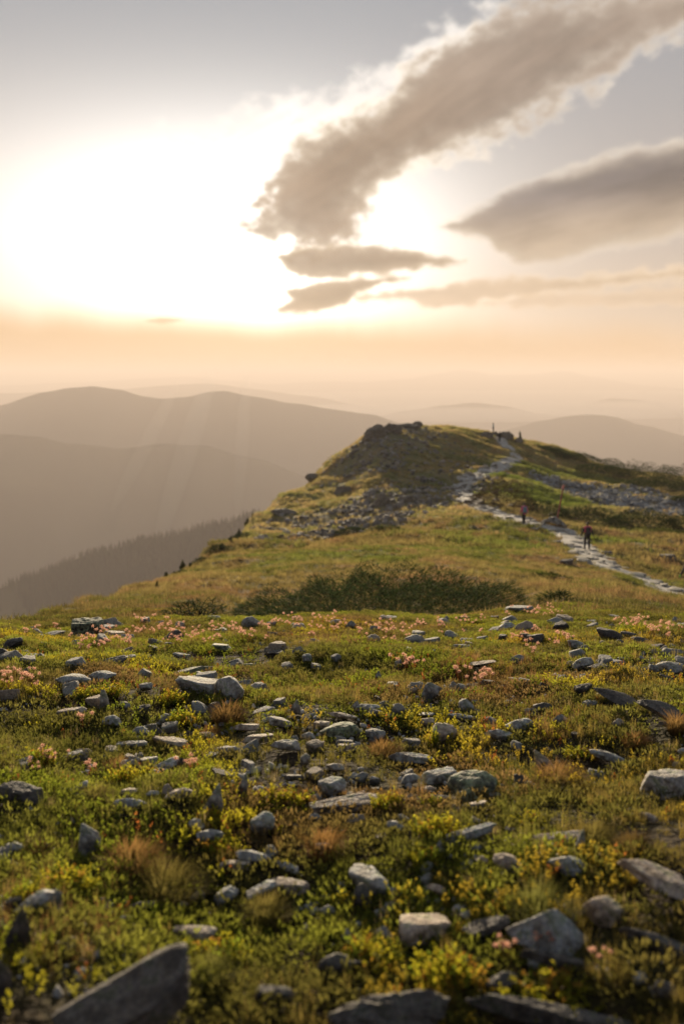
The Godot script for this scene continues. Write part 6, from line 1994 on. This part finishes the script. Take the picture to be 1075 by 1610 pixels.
func build_pines() -> void:
	pine(.70, -18.6, 2.75, 2.9, 1.12, "wide dwarf pine thicket crouching behind the flowery crest of the near slope", 17000, .33, Vector3(.052, .092, .020))
	for e in PINES:
		var far: bool = absf(e[1]) > 60.0
		var area: float = e[2] * e[3]
		var brown: bool = (e[5] as String).begins_with("brownish")
		pine(e[0], e[1], e[2], e[3], e[4], e[5], int(clampf(area * (230.0 if far else 900.0), 260.0, 2600.0)), 1.15 if far else .42, Vector3(.105, .072, .030) if brown else Vector3(.050, .080, .020))

func build_young_spruces() -> void:
	var k := 0
	var where := ["lowest of the row down the left flank of the ridge", "second from the bottom of the row down the left flank", "third from the bottom of the row down the left flank", "fourth from the bottom of the row down the left flank", "tallest of the row down the left flank", "just above the tallest one of the left flank row", "in the middle of the row down the left flank", "upper middle of the row down the left flank", "below the dark cliff of the left flank, left one", "below the dark cliff of the left flank, taller right one", "next to the foot of the dark cliff", "topmost at the foot of the dark cliff", "tiny one low on the left flank near its foot", "in the grass inside the left flank row"]
	for e in TREES:
		young_spruce(e[0], e[1], e[3] * rng.randf_range(.6, .95), e[3] * rng.randf_range(.5, .8), "young dark spruce, " + where[k], k)
		k += 1
	var p := Vector2(32.726,-182.786)
	young_spruce(p.x, p.y, 1.5, 2.0, "small dark conical spruce alone on the skyline right of the summit rocks", 40)

func young_spruce(x: float, z: float, w: float, h: float, label: String, k: int) -> void:
	var t := thing("spruce_tree", label, "spruce", on_ground(x, z, -.05), 0.0, "young spruces on the ridge")
	t.rotation = Vector3(rng.randf_range(-.12, .12), rng.randf() * TAU, rng.randf_range(-.12, .12))
	obj("trunk", cone_mesh(.05 * h * .6, .01 * h, h * .9), M.bark, t).position.y = h * .43
	var c := obj("crown", spruce_crown(60 + k, h, w * 1.15, 7, 9), M.needle_green if M.has("needle_green") else needle_green(), t)
	c.position.y = 0.0

func needle_green() -> StandardMaterial3D:
	var m: StandardMaterial3D = (M.needle as StandardMaterial3D).duplicate()
	m.albedo_color = Color(.095, .092, .034).linear_to_srgb()
	M.needle_green = m
	return m

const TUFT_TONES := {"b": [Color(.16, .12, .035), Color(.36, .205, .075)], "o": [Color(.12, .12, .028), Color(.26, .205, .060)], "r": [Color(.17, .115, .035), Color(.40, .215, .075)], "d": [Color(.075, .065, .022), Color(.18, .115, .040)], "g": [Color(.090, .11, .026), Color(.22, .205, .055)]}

func build_tussocks() -> void:
	var k := 0
	for e in TUFTS:
		k += 1
		var w: float = e[2]
		var h: float = e[3]
		var n := int(clampf(w * 3600.0, 450.0, 2000.0))
		var tone: Array = TUFT_TONES[e[4]]
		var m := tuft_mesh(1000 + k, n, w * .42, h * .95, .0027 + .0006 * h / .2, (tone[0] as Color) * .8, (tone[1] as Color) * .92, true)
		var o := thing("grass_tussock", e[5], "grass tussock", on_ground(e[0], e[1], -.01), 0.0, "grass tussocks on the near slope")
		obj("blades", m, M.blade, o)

func build_bushes() -> void:
	var kinds: Array[ArrayMesh] = []
	for v in 4:
		var r := RandomNumberGenerator.new()
		r.seed = 60 + v
		var b := Bag.new()
		for k in 46:
			var a := r.randf() * TAU
			var q := sqrt(r.randf())
			var g := r.randf_range(.85, 1.15)
			var tint := Color(.37 * g, .335 * g, .026 * g)
			if r.randf() < .16: tint = Color(.34, .19, .03)
			if r.randf() < .22: tint = Color(.18, .23, .025)
			add_sprig(b, r, Vector3(cos(a) * .11 * q, 0, sin(a) * .11 * q), .15 * (1.0 - .45 * q * q) * r.randf_range(.8, 1.15), 11, tint)
		kinds.append(b.done())
	var k := 0
	for e in BUSHES:
		k += 1
		var o := thing("bilberry_bush", e[4], "bilberry bush", on_ground(e[0], e[1], -.005), rng.randf() * TAU, "bilberry bushes on the near slope")
		var l := obj("leaves", kinds[k % 4], M.leaf, o)
		var w: float = e[2] / .26
		var h: float = e[3] / .15
		l.scale = Vector3(w, maxf(h, w * .5) * .85, w)

func build_flowers() -> void:
	# three plants of feathery seedheads on thin stems
	var kinds := []
	for v in 3:
		var r := RandomNumberGenerator.new()
		r.seed = 30 + v
		var plant := {"stems": Bag.new(), "heads": []}
		for k in [3, 4, 2][v]:
			var a := r.randf() * TAU
			var top := Vector3(cos(a) * r.randf_range(.02, .08), r.randf_range(.10, .17), sin(a) * r.randf_range(.02, .08))
			stalk(plant.stems, Vector3(top.x * .2, -.01, top.z * .2), top, .0016, .0012, Color(.28, .13, .06))
			var b := Bag.new()
			for q in 70:
				var d := Vector3(r.randfn(), r.randfn() * .8 + .35, r.randfn()).normalized()
				var side := d.cross(Vector3(r.randfn(), r.randfn(), r.randfn())).normalized() * .0016
				var len := r.randf_range(.014, .026)
				var g := r.randf_range(.85, 1.1)
				b.tri(top - side, top + side, top + d * len + Vector3(r.randfn(), r.randfn(), r.randfn()) * .003, Color(.78 * g, .47 * g, .34 * g))
			plant.heads.append(b.done())
		for k in 9:
			var a := r.randf() * TAU
			leaf(plant.stems, Vector3.ZERO, Vector3(cos(a), .5, sin(a)).normalized(), Vector3.UP, .05, .02, Color(.09, .11, .02))
		plant.stems = plant.stems.done()
		kinds.append(plant)
	var k := 0
	for e in FLOWERS:
		k += 1
		var p = kinds[k % 3]
		var o := thing("seedhead_plant", e[2], "flower", on_ground(e[0], e[1]), rng.randf() * TAU, e[3])
		obj("stems", p.stems, M.leaf, o)
		for h in p.heads: obj("seedhead", h, M.fluff, o)
		var s := rng.randf_range(.55, .9) * lerpf(.6, 1.0, smoothstep(3.0, 7.0, Vector2(e[0], e[1]).length()))
		o.scale = Vector3(s, s, s)

func scatter(n: int, d0: float, d1: float, half: float, power: float) -> PackedVector2Array:
	var out := PackedVector2Array()
	for k in n:
		var az := deg_to_rad(rng.randf_range(-half, half))
		var f := pow(rng.randf(), power)
		var d := sqrt(lerpf(d0 * d0, d1 * d1, f))
		out.append(Vector2(d * sin(az), -d * cos(az)))
	if d0 < 2.0:      # and beside the viewer
		for k in int(n / 7.0):
			var az := deg_to_rad(rng.randf_range(half, half + 18.0)) * (1.0 if k % 2 else -1.0)
			var d := sqrt(lerpf(d0 * d0, 36.0, rng.randf()))
			out.append(Vector2(d * sin(az), -d * cos(az)))
	return out

# bare dark hollows between the plants
func hollow(q: Vector2) -> bool:
	var d := q.length()
	return d < 9.0 and nb.get_noise_2d(q.x * 6.0 + 900.0, q.y * 6.0) < -.17 and rng.randf() < .8

func build_cover() -> void:
	# bilberry
	var P: Array = [[], [], []]
	var C: Array = [PackedColorArray(), PackedColorArray(), PackedColorArray()]
	for v in 3: P[v] = [] as Array[Transform3D]
	for q in scatter(85000, 1.3, 16.0, 25.0, 1.1):
		if hollow(q): continue
		var f := nb.get_noise_2d(q.x * 7.0, q.y * 7.0) + .5 * nb.get_noise_2d(q.x * 22.0 + 40.0, q.y * 22.0)
		var d := q.length()
		if f < .02 + (.10 if d < 4.0 else 0.0) - (.10 if d > 4.6 and d < 6.6 else 0.0): continue
		if kept_clear(q.x, q.y): continue
		var s := rng.randf_range(.30, .58) * (.75 + .6 * smoothstep(0.0, .4, f)) * (1.0 - .35 * smoothstep(8.0, 13.0, d))
		var hue := nb.get_noise_2d(q.x * 4.0 + 200.0, q.y * 4.0)
		var col := mix3(Vector3(.44, .385, .028), Vector3(.22, .26, .026), smoothstep(-.05, .3, hue))
		col = mix3(col, Vector3(.40, .25, .04), smoothstep(.1, .4, -hue) * .6)
		if rng.randf() < .06: col = Vector3(.34, .12, .03)
		col *= rng.randf_range(.75, 1.2)
		var v := rng.randi() % 3
		P[v].append(Transform3D(Basis(Vector3.UP, rng.randf() * TAU).scaled(Vector3(s, s, s)), on_ground(q.x, q.y, -.01)))
		C[v].append(Color(col.x, col.y, col.z))
	for v in 3: tag(many("bilberry_cover", sprig_mesh(70 + v, 11), M.leaf, P[v], C[v]), "low bilberry growing over the near slope", "ground cover", "", "stuff")
	# grass
	var white := Color.WHITE
	var GP: Array[Transform3D] = []
	var GC := PackedColorArray()
	for q in scatter(80000, 1.2, 17.0, 25.0, 1.1):
		if hollow(q): continue
		if kept_clear(q.x, q.y): continue
		var f := nb.get_noise_2d(q.x * 8.0 + 500.0, q.y * 8.0)
		if f < -.16 and rng.randf() < .8: continue
		var s := rng.randf_range(.32, .72) * (1.0 - .25 * smoothstep(8.0, 14.0, q.length()))
		var col := mix3(Vector3(.30, .225, .056), Vector3(.18, .185, .034), smoothstep(-.2, .3, nb.get_noise_2d(q.x * 5.0 + 90.0, q.y * 5.0)))
		col = mix3(col, Vector3(.31, .175, .060), smoothstep(.20, .52, na.get_noise_2d(q.x * 9.0, q.y * 9.0 + 60.0)))
		if rng.randf() < .12: col = Vector3(.30, .23, .10)
		col *= rng.randf_range(.7, 1.25)
		GP.append(Transform3D(Basis(Vector3.UP, rng.randf() * TAU).scaled(Vector3(s, s * rng.randf_range(.6, 1.15), s)), on_ground(q.x, q.y, -.005)))
		GC.append(Color(col.x, col.y, col.z))
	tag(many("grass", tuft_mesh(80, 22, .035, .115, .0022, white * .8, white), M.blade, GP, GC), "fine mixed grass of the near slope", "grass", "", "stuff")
	# cushions of crowberry and moss
	var MP: Array[Transform3D] = []
	var MC := PackedColorArray()
	for q in scatter(46000, 1.2, 17.0, 25.0, 1.05):
		if hollow(q): continue
		if in_stone(q.x, q.y, .95): continue
		var f := na.get_noise_2d(q.x * 12.0 + 20.0, q.y * 12.0)
		var s := rng.randf_range(.6, 1.3)
		var col := mix3(Vector3(.135, .125, .028), Vector3(.185, .120, .044), smoothstep(.05, .45, f))
		col = mix3(col, Vector3(.20, .215, .028), smoothstep(.0, .35, -f))
		col *= rng.randf_range(.65, 1.2)
		MP.append(Transform3D(Basis(Vector3.UP, rng.randf() * TAU).scaled(Vector3(s, s * rng.randf_range(.6, 1.4), s)), on_ground(q.x, q.y, -.012)))
		MC.append(Color(col.x, col.y, col.z))
	tag(many("crowberry_and_moss", cushion_mesh(90), M.leaf, MP, MC), "low dark crowberry and moss of the near slope", "ground cover", "", "stuff")
	# turf of the saddle and the ridge
	var TP: Array[Transform3D] = []
	var TC := PackedColorArray()
	for q in scatter(70000, 13.0, 62.0, 24.0, 1.15):
		if path_distance(q.x, q.y) < .9 or in_stone(q.x, q.y): continue
		var c := turf_color(q.x, q.y) * rng.randf_range(.6, 1.4) * lerpf(.72, 1.0, smoothstep(14.0, 34.0, q.length()))
		var s := .6 + 1.3 * pow(rng.randf(), 2.0)
		TP.append(Transform3D(Basis(Vector3.UP, rng.randf() * TAU).scaled(Vector3(s, s * rng.randf_range(.4, .9) * lerpf(.6, 1.0, smoothstep(16.0, 30.0, q.length())), s)), on_ground(q.x, q.y, -.01)))
		TC.append(Color(c.x, c.y, c.z))
	var UP: Array[Transform3D] = []
	var UC := PackedColorArray()
	for q in scatter(95000, 55.0, 215.0, 23.0, .95):
		if ground(q.x, q.y) < -42.0: continue
		var k := maxf(zone_weight(SCREE, q.x, q.y), zone_weight(BLOCKS, q.x, q.y))
		if rng.randf() < k * .8: continue
		if path_distance(q.x, q.y) < 1.0: continue
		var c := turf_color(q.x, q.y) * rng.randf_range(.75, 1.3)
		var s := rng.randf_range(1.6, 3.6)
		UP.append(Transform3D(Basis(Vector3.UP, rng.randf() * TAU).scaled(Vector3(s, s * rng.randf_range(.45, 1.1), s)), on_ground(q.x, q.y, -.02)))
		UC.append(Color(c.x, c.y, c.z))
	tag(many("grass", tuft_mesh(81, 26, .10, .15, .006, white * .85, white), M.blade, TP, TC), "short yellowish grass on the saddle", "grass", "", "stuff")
	tag(many("grass", tuft_mesh(82, 22, .12, .13, .013, white * .85, white), M.blade, UP, UC), "short grass on the ridge", "grass", "", "stuff")

func build_people() -> void:
	var p := Vector2(15.878,-63.73)
	make_person("hiker in black jacket with red shoulders and dark backpack on the path", on_ground(p.x, p.y, .05), .1, 1.78, .45, 1.0, {"trousers": "trouser_cloth", "jacket": "black_cloth", "yoke": "red_cloth", "hat": "hair", "pack": "pack_cloth"})
	p = Vector2(14.827,-80.442)
	make_person("hiker in a pink jacket with a grey-blue backpack walking away before the brownish pine", on_ground(p.x, p.y, .05), .25, 1.72, -.35, .3, {"trousers": "trouser_cloth", "jacket": "pink_cloth", "hat": "hair", "pack": "teal_cloth"})
	p = Vector2(26.419,-167.206)
	make_person("tiny dark hiker on the path just below the summit rocks", on_ground(p.x, p.y, .05), 0.0, 1.78, .4, .5, {"trousers": "black_cloth", "jacket": "black_cloth", "hat": "black_cloth", "pack": "pack_cloth"})
	p = Vector2(26.706,-176.336)
	make_person("tiny figure standing upright on the summit rock against the haze", on_ground(p.x, p.y, .25), 1.2, 1.7, .1, .3, {"trousers": "trouser_cloth", "jacket": "teal_cloth", "hat": "hair"})
	p = Vector2(14.841,-41.799)
	make_person("hiker with black sleeve and bright green glove, cut by the right edge", on_ground(p.x, p.y, .05), .3, 1.75, .3, 1.0, {"trousers": "black_cloth", "jacket": "black_cloth", "hat": "black_cloth", "gloves": "lime_cloth", "pack": "pack_cloth"})

func build_cairn() -> void:
	var p := Vector2(17.415,-81.106)
	var at := on_ground(p.x, p.y)
	var t := thing("cairn", "low heap of grey stones beside the path holding the red pole", "cairn", at)
	var kinds: Array[ArrayMesh] = []
	for j in 6: kinds.append(stone_mesh(800 + j, Vector3(1, [.5, .6, .8][j % 3], .8), ["b", "s", "r"][j % 3], 2))
	for k in 64:
		var f := k / 63.0
		var r := .98 * sqrt(1.0 - f * .96) * sqrt(rng.randf_range(.3, 1.0))
		var a := rng.randf() * TAU
		var o := obj("stone", kinds[k % 6], M.crag_stone if k % 3 == 0 else M.stone_g, t)
		var w := rng.randf_range(.25, .55) * (1.0 - .3 * f)
		o.position = Vector3(cos(a) * r, maxf(0.0, .78 * (1.0 - r * .95)) + w * .05, sin(a) * r)
		o.position.y += ground(p.x + o.position.x, p.y + o.position.z) - at.y
		o.rotation = Vector3(rng.randf_range(-.4, .4), rng.randf() * TAU, rng.randf_range(-.4, .4))
		o.scale = Vector3.ONE * w
	var pole := thing("marker_pole", "thin leaning red-brown trail pole standing in the stone heap", "pole", at + Vector3(.22, .3, 0))
	pole.rotation_degrees.z = -9.0
	obj("shaft", cone_mesh(.07, .06, 2.9, 10), M.pole_paint, pole).position.y = 1.45
	var tip := obj("tip", cone_mesh(.10, .08, .32, 10), M.pole_tip, pole)
	tip.position.y = 2.98
